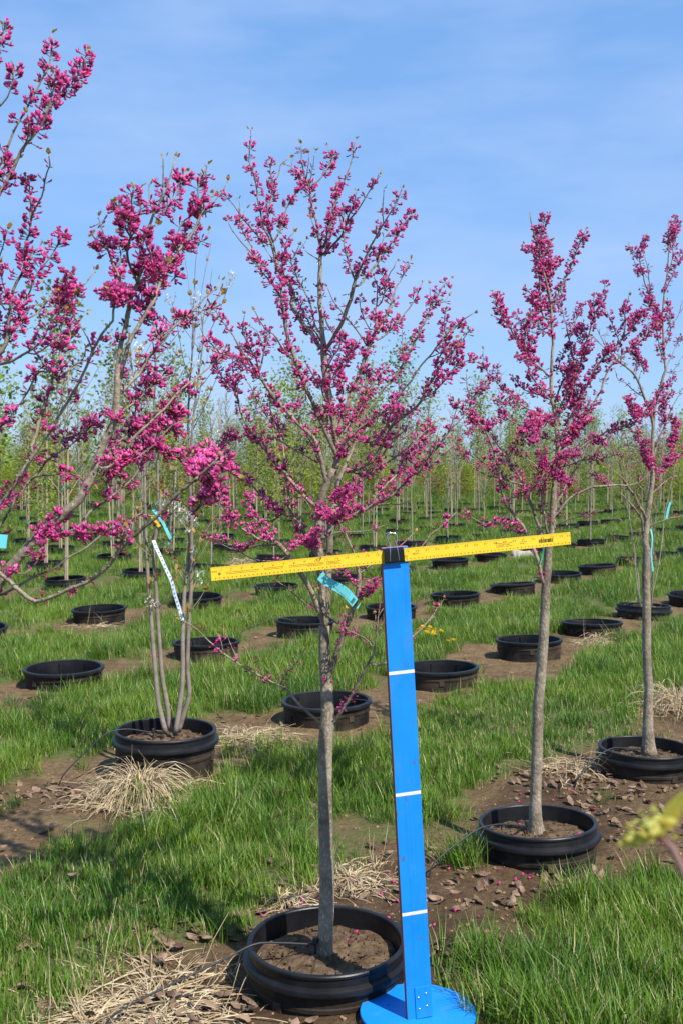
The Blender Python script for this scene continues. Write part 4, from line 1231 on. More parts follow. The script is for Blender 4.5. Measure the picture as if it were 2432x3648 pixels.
def text_arrays(s, size):
    cu = bpy.data.curves.new('print', 'FONT'); cu.body = s; cu.size = size; cu.align_x = 'CENTER'; cu.align_y = 'CENTER'; cu.resolution_u = 2
    ob = bpy.data.objects.new('print', cu); col.objects.link(ob)
    dg = bpy.context.evaluated_depsgraph_get()
    me = ob.evaluated_get(dg).to_mesh()
    v = np.zeros(len(me.vertices)*3); me.vertices.foreach_get('co', v)
    f = [tuple(p.vertices) for p in me.polygons]
    ob.evaluated_get(dg).to_mesh_clear()
    bpy.data.objects.remove(ob); bpy.data.curves.remove(cu)
    return v.reshape(-1, 3), f
def ink_text(mb, s, size, x, z, bold=1.0):
    v, f = text_arrays(s, size)
    mb.add(np.stack([v[:, 0]*bold + x, np.full(len(v), FY), v[:, 1] + z], 1), f)
def ink_rect(mb, x0, x1, z0, z1): mb.add([(x0,FY,z0),(x1,FY,z0),(x1,FY,z1),(x0,FY,z1)], [(0,1,2,3)])
tk = MB()
for i in range(1, 36*8):
    L_ = 0.0078 if i % 8 == 0 else (0.0052 if i % 4 == 0 else (0.0040 if i % 2 == 0 else 0.0027))
    x = X0+i*INCH/8
    ink_rect(tk, x-0.00022, x+0.00022, RH/2-L_, RH/2-0.0003)
tk.obj('inch_ticks', M['ink'], ruler)['kind'] = 'stuff'
nm = MB()
for i in range(1, 37):
    s = str(i)
    x = X0+i*INCH
    if i == 36: ink_text(nm, '3 6', 0.0070, x-0.006, RH/2-0.0088)
    elif len(s) == 1: ink_text(nm, s, 0.0072, x-0.0033, RH/2-0.0088)
    else:
        ink_text(nm, s[0], 0.0070, x-0.0030, RH/2-0.0088); ink_text(nm, s[1], 0.0070, x+0.0030, RH/2-0.0088)
nm.obj('inch_numbers', M['ink'], ruler)['kind'] = 'stuff'
cmk = MB()
for i in range(1, 183):
    x = X0+i*0.005*RLN/0.9144
    L_ = 0.0046 if i % 2 == 0 else 0.0028
    ink_rect(cmk, x-0.0002, x+0.0002, -RH/2+0.0004, -RH/2+L_)
    if i % 2 == 0: ink_rect(cmk, x-0.0020, x+0.0020, -RH/2+0.0049, -RH/2+0.0060)
cmk.obj('metric_ticks', M['ink'], ruler)['kind'] = 'stuff'
pr_ = MB()
ink_text(pr_, '8THS', 0.0048, X0+0.33*INCH, 0.0052, 1.25)
bx_ = X0+17.62*INCH
ink_text(pr_, 'SWANSON', 0.0066, bx_+0.0155, -0.0035, 1.15)
pr_.add([(bx_-0.008,FY,-0.0065),(bx_-0.0025,FY,-0.0065),(bx_+0.0012,FY,0.0002),(bx_-0.0005,FY,0.0002)],[(0,1,2,3)])
ink_rect(pr_, bx_-0.006, bx_+0.034, -0.0078, -0.0072)
ink_text(pr_, 'AE141', 0.0058, X0+19.85*INCH, 0.0005, 1.15)
ink_text(pr_, 'SWANSON TOOL CO., INC.', 0.0036, X0+28.9*INCH, 0.0045, 1.05)
ink_text(pr_, '211 ONTARIO STREET', 0.0036, X0+28.9*INCH-0.002, 0.0004, 1.05)
ink_text(pr_, 'FRANKFORT, IL 60423 USA', 0.0036, X0+28.9*INCH+0.001, -0.0037, 1.05)
# fine instruction lines, too small to read
r4 = random.Random(4)
for (xa, xb, zs) in ((1.4,4.4,(0.001,-0.0026)),(5.0,6.8,(0.0018,-0.0016)),(7.4,9.1,(0.0018,-0.0016)),(9.2,10.6,(0.0022,-0.0008,-0.0038)),(11.0,12.2,(0.0022,-0.0008,-0.0038)),(30.6,31.2,(0.003,-0.001))):
    for z in zs:
        x = X0+xa*INCH
        while x < X0+xb*INCH:
            w = r4.uniform(0.002, 0.006); ink_rect(pr_, x, x+w, z-0.00045, z+0.00045); x += w+0.0011
x = X0+32.6*INCH
while x < X0+34.15*INCH:
    w = r4.choice((0.0004, 0.0007, 0.0011)); ink_rect(pr_, x, x+w, -0.0045, 0.0048); x += w+r4.choice((0.0005, 0.0007, 0.001))
pr_.obj('printing', M['ink'], ruler)['kind'] = 'stuff'
tag(ruler, 'long yellow ruler with black inch numbers clipped across the blue board', 'ruler')

# ------------------------------------------------------------------ binder clip
cc = at(1402, 1958, 2.70)
clip = empty('binder_clip', (0, 0, 0))
cm_ = Matrix((xd, yd, zd)).transposed().to_4x4(); cm_.translation = at(1401, 1980, 2.688); clip.matrix_world = cm_
cb = MB()
W_ = 0.0255
prof = [(-0.0040,-0.0150),(-0.0058,-0.0150),(-0.0066,-0.0135),(-0.0062,0.013),(0.002,0.0185),(0.022,0.0185),(0.031,0.013),(0.0285,-0.0135),(0.0275,-0.015)]
vv = []; ff = []
for sx in (-W_, W_):
    for (y, z) in prof: vv.append((sx, y, z))
n_ = len(prof)
for i in range(n_-1): ff.append((i, i+1, n_+i+1, n_+i))
cb.add(vv, ff)
co = cb.obj('body', M['clip'], clip)
md = co.modifiers.new('solid', 'SOLIDIFY'); md.thickness = 0.0012
for sgn in (-1, 1):
    y0 = -0.0072 if sgn < 0 else 0.0295
    hd = MB()
    pts = [(-0.012,y0,-0.0135),(-0.0095,y0,0.013),(-0.0085,y0+0.004*(1 if sgn<0 else -1),0.030),(-0.0125,y0+0.006*(1 if sgn<0 else -1),0.045),(-0.010,y0+0.007*(1 if sgn<0 else -1),0.0535),(0,y0+0.008*(1 if sgn<0 else -1),0.0565),(0.010,y0+0.007*(1 if sgn<0 else -1),0.0535),(0.0125,y0+0.006*(1 if sgn<0 else -1),0.045),(0.0085,y0+0.004*(1 if sgn<0 else -1),0.030),(0.0095,y0,0.013),(0.012,y0,-0.0135)]
    P, L_ = smooth_line(pts, 0.003)
    hd.tube(P, 0.0010, 6); hd.obj('handle', M['steel'], clip, True)
tag(clip, 'black binder clip with wire handles holding the ruler to the blue board', 'clip')

# ------------------------------------------------------------------ tags and ribbons
def ribbon(name, pts, width, m, label, side=(0, 0, 1), cat='tag', back=None, th=0.0003, group=None):
    t = empty(name, pts[0])
    P, L_ = smooth_line([tuple(p) for p in pts], 0.01)
    P = P - np.array(pts[0])
    sd = np.array(side, float); sd /= np.linalg.norm(sd)
    mb = MB()
    n_ = len(P)
    vv = np.concatenate([P + sd*width/2, P - sd*width/2])
    mb.add(vv, [(i, i+1, n_+i+1, n_+i) for i in range(n_-1)])
    o = mb.obj('strip', m, t, False)
    md = o.modifiers.new('solid', 'SOLIDIFY'); md.thickness = th
    tag(t, label, cat, group)
    return t, P, sd
tp = [at(1140, 2050, 2.93), at(1163, 2070, 2.925), at(1195, 2088, 2.915), at(1230, 2110, 2.90), at(1264, 2148, 2.895)]
sdv = at(1251, 2160, 2.9)-at(1272, 2132, 2.9)
tg_, P_, sd_ = ribbon('plant_tag', tp, 0.0255, M['aqua'], 'aqua plastic plant tag with printed lines tied to the central trunk', sdv)
# printing on the tag, upside down as it hangs
d_ = Vector(P_[-1]-P_[len(P_)//2]).normalized(); s_ = Vector(sd_)
nn = d_.cross(s_).normalized()
if nn.y > 0: nn = -nn
tm = MB()
def on_tag(mb, u0, u1, v0, v1):
    """a printed bar from u0..u1 along the strip and v0..v1 across it"""
    q = []
    for (u, v) in ((u0,v0),(u1,v0),(u1,v1),(u0,v1)):
        f_ = u*(len(P_)-1); i = min(int(f_), len(P_)-2); p = P_[i]+(P_[i+1]-P_[i])*(f_-i)
        q.append(tuple(p + np.array(s_)*0.0255*v + np.array(nn)*0.0011))
    mb.add(q, [(0,1,2,3)])
for k in range(13): on_tag(tm, 0.90+k*0.0052, 0.90+k*0.0052+r4.choice((0.0018,0.003)), -0.30, 0.32)
for v in (-0.34, -0.20, -0.06, 0.10, 0.24):
    u = 0.36 + r4.uniform(0, 0.03)
    while u < 0.80:
        w = r4.uniform(0.015, 0.04); on_tag(tm, u, min(u+w, 0.82), v-0.010, v+0.010); u += w+0.02
tm.obj('printing', M['ink'], tg_)['kind'] = 'stuff'
v_, f_ = text_arrays("Cercis chinensis 'Don E", 0.0062)
tx = MB()
org = Vector(P_[int(len(P_)*0.62)]) + s_*0.0255*0.38 + nn*0.0012
tx.add([tuple(org - d_*float(a) + s_*(-float(b))*(-1) + Vector((0,0,0))) for a, b, c in v_], f_)
tx.obj('lettering', M['ink'], tg_)['kind'] = 'stuff'
te = MB(); a0 = at(1270, 2168, 2.89)
te.add([tuple(at(*q, 2.89)-Vector(tp[0])) for q in ((1268,2166),(1287,2142),(1274,2169),(1269,2168))], [(0,1,2,3)])
te.obj('tag_end', M['aqua'], tg_)
ribbon('plant_tag', [at(-60, 1915, 1.86), at(-20, 1925, 1.86), at(26, 1930, 1.86)], 0.0235, M['aqua'], 'aqua tag end poking in at the left edge', at(20,1908,1.86)-at(14,1953,1.86))
ribbon('ribbon', [at(1936,1945,3.95), at(1932,1975,3.95), at(1925,2006,3.94)], 0.006, M['tie'], 'dark teal ribbon beside the trunk under the right ruler end', (1,0,0.2), 'ribbon')
ribbon('ribbon', [at(2386,1788,5.1), at(2378,1815,5.1), at(2372,1848,5.1)], 0.011, M['aqua'], 'aqua ribbon hanging free at the right edge above a far pot', (1,0,0.2), 'ribbon')
ribbon('ribbon', [at(2316,1885,4.96), at(2322,1920,4.95), at(2318,1975,4.95), at(2324,2035,4.95)], 0.006, M['aqua'], 'narrow aqua ribbon running down beside the rightmost trunk', (1,0,0.1), 'ribbon')
ribbon('ribbon', [at(548,1815,5.0), at(568,1842,4.99), at(585,1868,4.99), at(600,1900,4.98), at(609,1920,4.98)], 0.014, M['aqua'], 'aqua ribbon above the white ribbon on the four-stem shrub', (1,0,0.4), 'ribbon')
ribbon('ribbon', [at(544,1838,4.97), at(556,1860,4.97), at(570,1876,4.97)], 0.016, M['yellow_ribbon'], 'short yellow ribbon tied beside the aqua one on the four-stem shrub', (1,0,0.6), 'ribbon')
wr, WP, ws = ribbon('ribbon', [at(548,1925,5.0), at(560,1955,4.99), at(580,1998,4.98), at(594,2030,4.98), at(612,2070,4.98), at(625,2120,4.99), at(640,2168,5.0), at(652,2210,5.0)], 0.016, M['polka'], 'long white ribbon with blue dots hanging among the four thin stems', (1,0,0.15), 'ribbon')
dots = MB(); r5 = random.Random(5)
for i in range(2, len(WP)-1, 2):
    c = WP[i]+np.array([r5.uniform(-.003,.003), -0.0015, 0])
    dots.add([tuple(c+np.array([0.0035*math.cos(a), 0, 0.0035*math.sin(a)])) for a in np.arange(8)*math.pi/4], [tuple(range(8))])
dots.obj('blue_dots', M['blue'], wr)['kind'] = 'stuff'

# ------------------------------------------------------------------ four-stem shrub in the raised pot
sh = empty('serviceberry_shrub', (ax_, ay_, 0.15))
STEMS = [
 'W897,770 860,620 845,480 830,300 815,100 806,10 V912,1500 902,1200 898,1000 880,800 860,600 830,420 800,260',
 'W920,760 905,620 880,480 865,300 852,100 848,20 V955,1500 985,1300 980,1000 990,800 960,600 970,400 950,200',
 'W952,775 975,620 990,480 990,250 995,100 1000,10 V1175,1500 1180,1000 1170,700 1180,450 1200,200 1190,0',
 'W966,770 1000,660 1025,560 1015,420 1020,250 1025,100 1035,0 V1190,1300 1180,1000 1200,700 1230,450 1260,200 1250,20']
sl_ = MB(); sfl = MB(); r6 = random.Random(6)
for si, s in enumerate(STEMS):
    W3 = [tuple(at(*p, ay_ + (-0.03, 0.03, -0.02, 0.04)[si] + 0.1*i/16*(-1)**si)) for i, p in enumerate(parse(s))]
    C, L_ = smooth_line(W3, 0.03)
    rad = np.linspace(0.0125, 0.0028, len(C))
    mb = MB(); mb.tube(C-np.array(sh.location), rad, 9)
    for q in range(26):
        i = r6.randrange(int(len(C)*0.25), len(C)-2)
        d = np.array([r6.gauss(0, 0.6), r6.gauss(0, 0.6), 0.9]); d /= np.linalg.norm(d)
        tl = r6.uniform(0.10, 0.45)*(0.5+0.6*i/len(C)); m_ = 8
        pp = [C[i]]
        for w in range(m_):
            d = d+np.array([r6.gauss(0,.06), r6.gauss(0,.06), 0.06]); d /= np.linalg.norm(d)
            pp.append(pp[-1]+d*tl/m_)
        mb.tube(np.array(pp)-np.array(sh.location), np.linspace(0.0024, 0.0010, len(pp)), 5)
        for w in range(r6.randrange(1, 4)):
            leaf_pair(sl_, pp[r6.randrange(3, len(pp))]-np.array(sh.location), d, r6, 0.026)
        if r6.random() < 0.26:
            c = pp[-1]
            for w in range(12):
                pq = c+np.array([r6.gauss(0, .013), r6.gauss(0, .013), r6.gauss(0, .022)])-np.array(sh.location)
                for z in range(4):
                    dd = np.array([r6.gauss(0,1), r6.gauss(0,1), r6.gauss(0,1)]); dd /= np.linalg.norm(dd)
                    sdd = np.cross(dd, [0.3,0.5,0.8]); sdd /= np.linalg.norm(sdd)
                    petal(sfl, pq, dd, sdd, 0.015, 0.006, 0)
    mb.obj('stem', M['amel_bark'], sh, True)
sl_.obj('young_leaves', M['yleaf'], sh)['kind'] = 'stuff'
sfl.obj('white_blossoms', M['white_flower'], sh)['kind'] = 'stuff'
tag(sh, 'thin shrub of four bare grey stems in the raised black pot', 'shrub')

# ------------------------------------------------------------------ dead grass clumps
def straw_clump(label, x, y, rad, hgt, n, seed, lean_=(0, 0), droop=1.0, flat=0.0, loose=0):
    """collapsed tussock: blades rise from the crown, break over and lie matted on the soil"""
    r_ = random.Random(seed)
    z0 = hz(x, y)
    t = empty('dry_grass_clump', (x, y, z0))
    mb = MB()
    for i in range(n):
        a = r_.uniform(0, 6.28)
        tang = r_.random() < 0.42 + 0.45*flat
        b = rad*(0.25 if not tang else 0.95)*math.sqrt(r_.random())
        hh = hgt*(1-flat)*max(0.0, 1-(b/rad)**2)
        p = np.array([b*math.cos(a), b*math.sin(a), r_.uniform(0.0, 0.6)*hh+0.004])
        a2 = a + r_.gauss(0, 0.55) if not tang else r_.uniform(0, 6.28)
        out = np.array([math.cos(a2)+lean_[0], math.sin(a2)+lean_[1], 0]); out /= np.linalg.norm(out)+1e-9
        L_ = r_.uniform(0.45, 1.1)*(rad*0.9+hgt*0.8)
        up = r_.uniform(0.1, 1.0)*(1-flat)*(0.35 if tang else 1.0)
        m_ = 8
        d = out*(1-up*0.55)+np.array([0, 0, up]); d /= np.linalg.norm(d)
        q = p.copy(); pts = []
        brk = r_.randrange(1, 4)
        for k in range(m_):
            pts.append(q.copy()); q = q+d*L_/m_
            fall = -0.95 if k == brk else -0.30
            d = d+np.array([r_.gauss(0,.09), r_.gauss(0,.09), fall*droop*r_.uniform(0.5, 1.1)]); d /= np.linalg.norm(d)
            if q[2] < 0.005: q[2] = 0.005+r_.uniform(0, 0.016); d[2] = abs(d[2])*0.15; d /= np.linalg.norm(d)
        pts = np.array(pts)
        w = r_.uniform(0.0011, 0.0024)
        s = np.cross(out, [0, 0, 1.0]); s = s/np.linalg.norm(s)*w
        tw = np.array([0, 0, r_.uniform(-1, 1)*w])
        taper = np.linspace(1, 0.35, m_)[:, None]
        vv = np.concatenate([pts+(s+tw)*taper, pts-(s+tw)*taper])
        mb.add(vv, [(k, k+1, m_+k+1, m_+k) for k in range(m_-1)])
    for i in range(loose):     # a few dead stalks still standing or leaning
        a = r_.uniform(0, 6.28); p = np.array([rad*0.7*math.cos(a), rad*0.7*math.sin(a), 0])
        d = np.array([r_.gauss(0, .7), r_.gauss(0, .7), 1]); d /= np.linalg.norm(d)
        L_ = r_.uniform(0.10, 0.26)
        mb.tube([p, p+d*L_*0.5, p+d*L_+np.array([r_.gauss(0,.02), r_.gauss(0,.02), -0.01])], [0.0014, 0.0011, 0.0006], 4)
    o = mb.obj('blades', M['straw'], t); o['kind'] = 'stuff'
    tag(t, label, 'dry grass', 'clumps of dead grass on the soil strips')
    return t
def gpos(px, py):
    """ground point under a pixel"""
    b = at(px, py, 1.0)-CAM
    t = -(CAM.z)/b.z
    return b.x*t, b.y*t
x, y = gpos(505, 2850); straw_clump('large mound of pale dead grass in front of the four-stem pot', x, y+0.02, 0.26, 0.13, 1000, 1, (0.1, -0.3), 1.0, 0.12, 12)
x, y = gpos(560, 3560); straw_clump('dead grass spread over the soil left of the central pot', x, y, 0.30, 0.06, 300, 2, (0.0, 0.0), 0.8, 0.75, 10)
x, y = gpos(330, 3640); straw_clump('dead grass at the bottom edge left of the central pot', x, y, 0.24, 0.06, 190, 3, (0.3, 0), 0.8, 0.6, 10)
x, y = gpos(1230, 3130); straw_clump('dead grass tuft just behind the central pot and trunk', x+0.02, y, 0.15, 0.07, 240, 4, (0.5, 0.1), 0.9, 0.55, 8)
x, y = gpos(1010, 3200); straw_clump('small dead grass tuft touching the back rim of the central pot', x, y, 0.10, 0.05, 110, 5, (0, 0), 0.9, 0.4, 4)
x, y = gpos(900, 2640); straw_clump('dead grass between the four-stem pot and the next empty pot', x, y, 0.22, 0.06, 240, 6, (0.2, 0), 0.9, 0.8, 5)
x, y = gpos(2130, 2290); straw_clump('dead grass leaning on the front of an empty pot at right', x, y, 0.17, 0.14, 280, 7, (0, 0), 0.9, 0.3, 10)
x, y = gpos(2400, 2530); straw_clump('bright dead grass behind the pot cut by the right edge', x, y, 0.26, 0.22, 420, 8, (-0.2, 0), 0.9, 0.2, 16)
x, y = gpos(2020, 2760); straw_clump('dead stalks among fallen leaves between the two right pots', x, y, 0.16, 0.13, 120, 9, (0, 0), 0.7, 0.3, 14)
x, y = gpos(860, 2015); straw_clump('dead grass beside a thin stem behind the left ruler end', x, y, 0.24, 0.2, 260, 10, (0, 0), 0.9, 0.3, 10)
x, y = gpos(330, 2230); straw_clump('small dead grass patch left of an empty pot at left', x, y, 0.2, 0.07, 180, 11, (0, 0), 0.8, 0.6, 6)
x, y = gpos(1850, 1850); straw_clump('pale dead grass between far pots behind the ruler', x, y, 0.35, 0.22, 260, 12, (0, 0), 0.9, 0.2, 12)
x, y = gpos(1300, 1830); straw_clump('pale dead grass far behind the central trunk', x, y, 0.4, 0.25, 260, 13, (0, 0), 0.9, 0.2, 12)
x, y = gpos(2300, 2200); straw_clump('dead grass around the stems in the filled pot at right', x, y, 0.2, 0.2, 220, 14, (0, 0), 0.9, 0.2, 12)

# ------------------------------------------------------------------ dry leaves and crumbs on the soil
def dry_leaf(seed):
    r_ = random.Random(seed); mb = MB()
    nu, nv = 7, 5
    L_, W__ = 1.0, 0.72
    curl, bend, tw = r_.uniform(0.5, 1.6)*r_.choice((-1, 1)), r_.uniform(-0.9, 0.9), r_.uniform(-0.8, 0.8)
    vv = []
    for i in range(nu):
        u = i/(nu-1)
        lobes = (0.06, 0.62, 0.95, 0.70, 1.0, 0.55, 0.05)[i]*W__*(1+r_.uniform(-.15, .15))
        for j in range(nv):
            v = (j/(nv-1)-0.5)*2
            x = (u-0.5)*L_; y = v*lobes*0.5
            z = curl*0.15*v*v*lobes + bend*0.22*(u-0.5)**2*2 + 0.035*r_.uniform(-1, 1) + tw*x*y*0.6
            vv.append((x, y*(1-0.3*abs(curl)*v*v*0.5), z))
    ff = [(i*nv+j, i*nv+j+1, (i+1)*nv+j+1, (i+1)*nv+j) for i in range(nu-1) for j in range(nv-1)]
    mb.add(vv, ff)
    zmin = min(p[2] for p in vv)
    mb.v[0][:, 2] -= zmin
    return mb.mesh('dry_leaf', M['dleaf'], False)
DL = [dry_leaf(i) for i in range(8)]
DLA = [mesh_arrays(m) for m in DL]
r7 = random.Random(17)
litter = Merge()
def leaf_patch(px, py, sx, sy, n, smin=0.03, smax=0.06, single=0, where=''):
    cx, cy = gpos(px, py)
    n = int(n*0.62); sx *= 1.15; sy *= 1.15
    for i in range(n):
        x = cx+r7.gauss(0, sx); y = cy+r7.gauss(0, sy)
        if min(math.hypot(x-P1[0], y-P1[1]), math.hypot(x-p2x, y-p2y), math.hypot(x-p3x, y-p3y)) < 0.235: continue
        s_ = r7.uniform(smin, smax)*0.88
        rot = (r7.gauss(0, 0.35), r7.gauss(0, 0.35), r7.uniform(0, 6.28))
        k = r7.randrange(8)
        if i < single:
            o = place('dry_leaf', DL[k], None, (x, y, hz(x, y)+0.002), rot, s_*1.25)
            tag(o, 'curled brown dead leaf lying '+where, 'leaf', 'single dead leaves '+where)
        else:
            mt = Matrix.Translation((x, y, hz(x, y)+r7.uniform(0.0, 0.018)))
            for a, ax in zip(rot, 'XYZ'): mt = mt @ Matrix.Rotation(a, 4, ax)
            litter.add(DLA[k], mt @ Matrix.Scale(s_, 4))
leaf_patch(2060, 2790, 0.22, 0.12, 170, single=8, where='between the two right-hand tree pots')
leaf_patch(2230, 2900, 0.14, 0.22, 150, single=6, where='right of the second tree pot')
leaf_patch(1900, 3100, 0.16, 0.08, 60, 0.035, 0.07, 8, 'on damp soil in front of the second tree pot')
leaf_patch(1660, 3190, 0.14, 0.06, 70, 0.03, 0.06, 6, 'on damp soil right of the blue board')
leaf_patch(1600, 3430, 0.12, 0.07, 90, 0.03, 0.055, 6, 'beside the foot of the blue board')
leaf_patch(750, 3300, 0.16, 0.06, 80, 0.035, 0.065, 6, 'left of the central pot')
leaf_patch(900, 3600, 0.16, 0.05, 70, 0.035, 0.065, 6, 'below the front of the central pot')
leaf_patch(430, 3450, 0.35, 0.12, 60, 0.035, 0.06, 6, 'in the grass at lower left')
leaf_patch(190, 2830, 0.16, 0.08, 110, 0.03, 0.06, 6, 'beside the big dead grass mound')
leaf_patch(450, 3330, 0.4, 0.16, 30, 0.04, 0.06, 4, 'in the grass left of the central tree')
leaf_patch(980, 2870, 0.12, 0.05, 8, 0.05, 0.07, 3, 'in the grass left of the central trunk')
leaf_patch(1130, 3190, 0.14, 0.05, 25, 0.03, 0.06)
leaf_patch(1500, 3050, 0.10, 0.10, 40, 0.03, 0.05)
leaf_patch(2330, 2650, 0.2, 0.14, 70, 0.03, 0.05)
leaf_patch(1100, 2560, 0.5, 0.15, 60, 0.03, 0.05)
leaf_patch(600, 2760, 0.35, 0.12, 50, 0.03, 0.05)
for i in range(160):
    y = r7.uniform(2.4, 9); x = r7.uniform(-0.38, 0.38)*y
    mt = Matrix.Translation((x, y, hz(x, y)+r7.uniform(0, 0.03))) @ Matrix.Rotation(r7.uniform(0, 6), 4, 'Z') @ Matrix.Rotation(r7.gauss(0, .5), 4, 'X')
    litter.add(DLA[r7.randrange(8)], mt @ Matrix.Scale(r7.uniform(0.03, 0.055), 4))
lo = litter.obj('leaf_litter', [M['dleaf']])
tag(lo, 'brown curled leaf litter scattered over the soil and grass', None, None, 'stuff')
# crumbs of soil and fallen petals
cr = MB(); fp = MB()
for i in range(5200):
    y = 2.3+6.5*r7.random()**1.6; x = r7.uniform(-0.42, 0.42)*y
    if soil_mask(np.array([x]), np.array([y]))[0] < 0.4: continue
    s_ = r7.uniform(0.002, 0.007)*(1.9 if r7.random() < 0.05 else 1)
    mt = Matrix.Translation((x, y, hz(x, y)+s_*0.2)) @ Matrix.Rotation(r7.uniform(0, 6), 4, (r7.random(), r7.random(), r7.random()+.1))
    k = [r7.uniform(0.6, 1.1) for _ in range(8)]
    vv = [mt @ Vector((sx*s_*k[q], sy*s_*k[(q+3) % 8]*0.8, sz*s_*0.6*k[(q+5) % 8])) for q, (sx, sy, sz) in enumerate([(a, b, c) for a in (-1, 1) for b in (-1, 1) for c in (-1, 1)])]
    cr.add(vv, [(0,1,3,2),(4,6,7,5),(0,4,5,1),(2,3,7,6),(0,2,6,4),(1,5,7,3)])
tag(cr.obj('soil_crumbs', M['clod'], None, False), 'small crumbs and clods loose on the bare soil', None, None, 'stuff')
for (px, py, sx, sy, n) in ((1450, 3260, .25, .15, 30), (1900, 3080, .25, .12, 45), (1060, 3330, .12, .1, 14), (1230, 3350, .1, .1, 14), (1960, 2900, .15, .12, 24), (1800, 2560, .4, .3, 20)):
    cx, cy = gpos(px, py)
    for i in range(n):
        x, y = cx+r7.gauss(0, sx), cy+r7.gauss(0, sy)
        z = hz(x, y)+0.006
        for (qx, qy, qz) in ((P1[0], P1[1], 0.120), (p2x, p2y, 0.12)):
            if math.hypot(x-qx, y-qy) < 0.18: z = qz-0.045
        ellipsoid(fp, (x, y, z), (r7.gauss(0, 1), r7.gauss(0, 1), 0.1), 0.011, 0.0042, 0)
tag(fp.obj('fallen_petals', M['fallen']), 'tiny magenta fallen blossoms dotted over the soil', None, None, 'stuff')

# ------------------------------------------------------------------ dandelions
hdm = MB(); r8 = random.Random(8)
for ring_, (n_, el) in enumerate(((14, 0.15), (12, 0.5), (8, 0.9))):
    for k in range(n_):
        a = k*6.283/n_+r8.uniform(-.1, .1)
        d = np.array([math.cos(a)*math.cos(el), math.sin(a)*math.cos(el), math.sin(el)])
        s = np.cross(d, [0, 0, 1.0]); s /= np.linalg.norm(s)+1e-9
        petal(hdm, np.array([0, 0, 0.0]), d, s, 0.023, 0.007, 0)
HEAD = hdm.mesh('flower_head', M['dande'])
stm = MB(); stm.tube([(0,0,0),(0.004,0,0.05),(0,0.003,0.10)], 0.0016, 5); STEM = stm.mesh('stem', M['leaf_deep'])
for (px, py) in ((1493,2264),(1530,2255),(1522,2266),(1520,2274),(1503,2252),(1550,2263),(1570,2270),(1545,2272),(1543,2280),(1592,2304),(1612,2302),(1460,2243)):
    x, y = gpos(px, py+28); t = empty('dandelion', (x, y, hz(x, y)), r8.uniform(0, 6))
    place('stem', STEM, t); place('flower_head', HEAD, t, (0, 0.003, 0.10), (r8.uniform(-.5, .1), r8.uniform(-.3, .3), 0), r8.uniform(0.85, 1.15))
    tag(t, 'yellow dandelion in the grass patch right of the blue board', 'dandelion', 'dandelions right of the blue board')

# ------------------------------------------------------------------ flowering twig close to the lens at right
fg = empty('maple_sapling', (0.40, 0.42, 0.0))
r9 = random.Random(9)
tip = at(2245, 2958, 0.62)
pts = [Vector((0.40, 0.42, 0.0)), Vector((0.33, 0.42, 0.55)), Vector((0.20, 0.43, 1.12)), at(2432, 3110, 0.44), at(2380, 3040, 0.445), at(2335, 2975, 0.45)]
C, L_ = smooth_line([tuple(p) for p in pts], 0.02)
mb = MB(); mb.tube(C-np.array(fg.location), np.linspace(0.005, 0.0013, len(C)), 8); mb.obj('stem', M['red_twig'], fg, True)
fm = MB()
def wide_leaf(c, d, s, L_, W__):
    n = d.cross(s).normalized()
    rows = [(0, .1), (.2, .6), (.45, 1), (.7, .8), (.9, .4), (1, .05)]
    vv = []
    for (t, w) in rows:
        for v in (-1, 0, 1): vv.append(tuple(c+d*L_*t+s*W__*w*0.5*v+n*(0.12*W__*v*v-0.25*L_*t*t*0.5)))
    fm.add(vv, [(i*3+j, i*3+j+1, i*3+j+4, i*3+j+3) for i in range(5) for j in range(2)])
c0_ = Vector(C[-1])-fg.location
for (ex, ey, W__) in ((2195, 3008, .0058), (2450, 2800, .0065), (2425, 2890, .0055)):
    d = at(ex, ey, 0.45)-Vector(C[-1]); L2 = d.length; d.normalize()
    s = d.cross(Vector((0, -1, 0.3))).normalized()
    wide_leaf(c0_, d, s, L2, W__)
for i in range(46):
    q = c0_+(at(2325, 2940, 0.447)-Vector(C[-1]))+Vector((r9.gauss(0, .0045), r9.gauss(0, .004), r9.gauss(0, .0022)))
    d = Vector((r9.gauss(0, 1), r9.gauss(0, 1), r9.gauss(0, 1))).normalized(); s = d.orthogonal().normalized()
    petal(fm, np.array(q), np.array(d), np.array(s), 0.0042, 0.0028, 0)
fm.obj('flower_cluster', M['maple_flower'], fg, False)['kind'] = 'stuff'
tag(fg, 'out-of-focus yellow-green flowering twig close to the camera at the right edge', 'sapling')

# flap of pale fabric over one pot
x, y = gpos(1840, 1995)
fc = MB(); nn_ = 9
vv = []
for i in range(nn_):
    for j in range(nn_):
        u, v = i/(nn_-1), j/(nn_-1)
        vv.append((u*0.36-0.08+0.05*v, -0.10*v-0.12, 0.13-0.16*v**1.3+0.012*math.sin(u*9)+0.01*math.sin(v*7+u*4)))
fc.add(vv, [(i*nn_+j, i*nn_+j+1, (i+1)*nn_+j+1, (i+1)*nn_+j) for i in range(nn_-1) for j in range(nn_-1)])
fo = fc.obj('fabric_flap', M['cloth'], None, True, (x, y+0.2, 0.0))
md = fo.modifiers.new('solid', 'SOLIDIFY'); md.thickness = 0.002
tag(fo, 'grey fabric scrap hanging over a pot rim under the ruler', 'fabric')
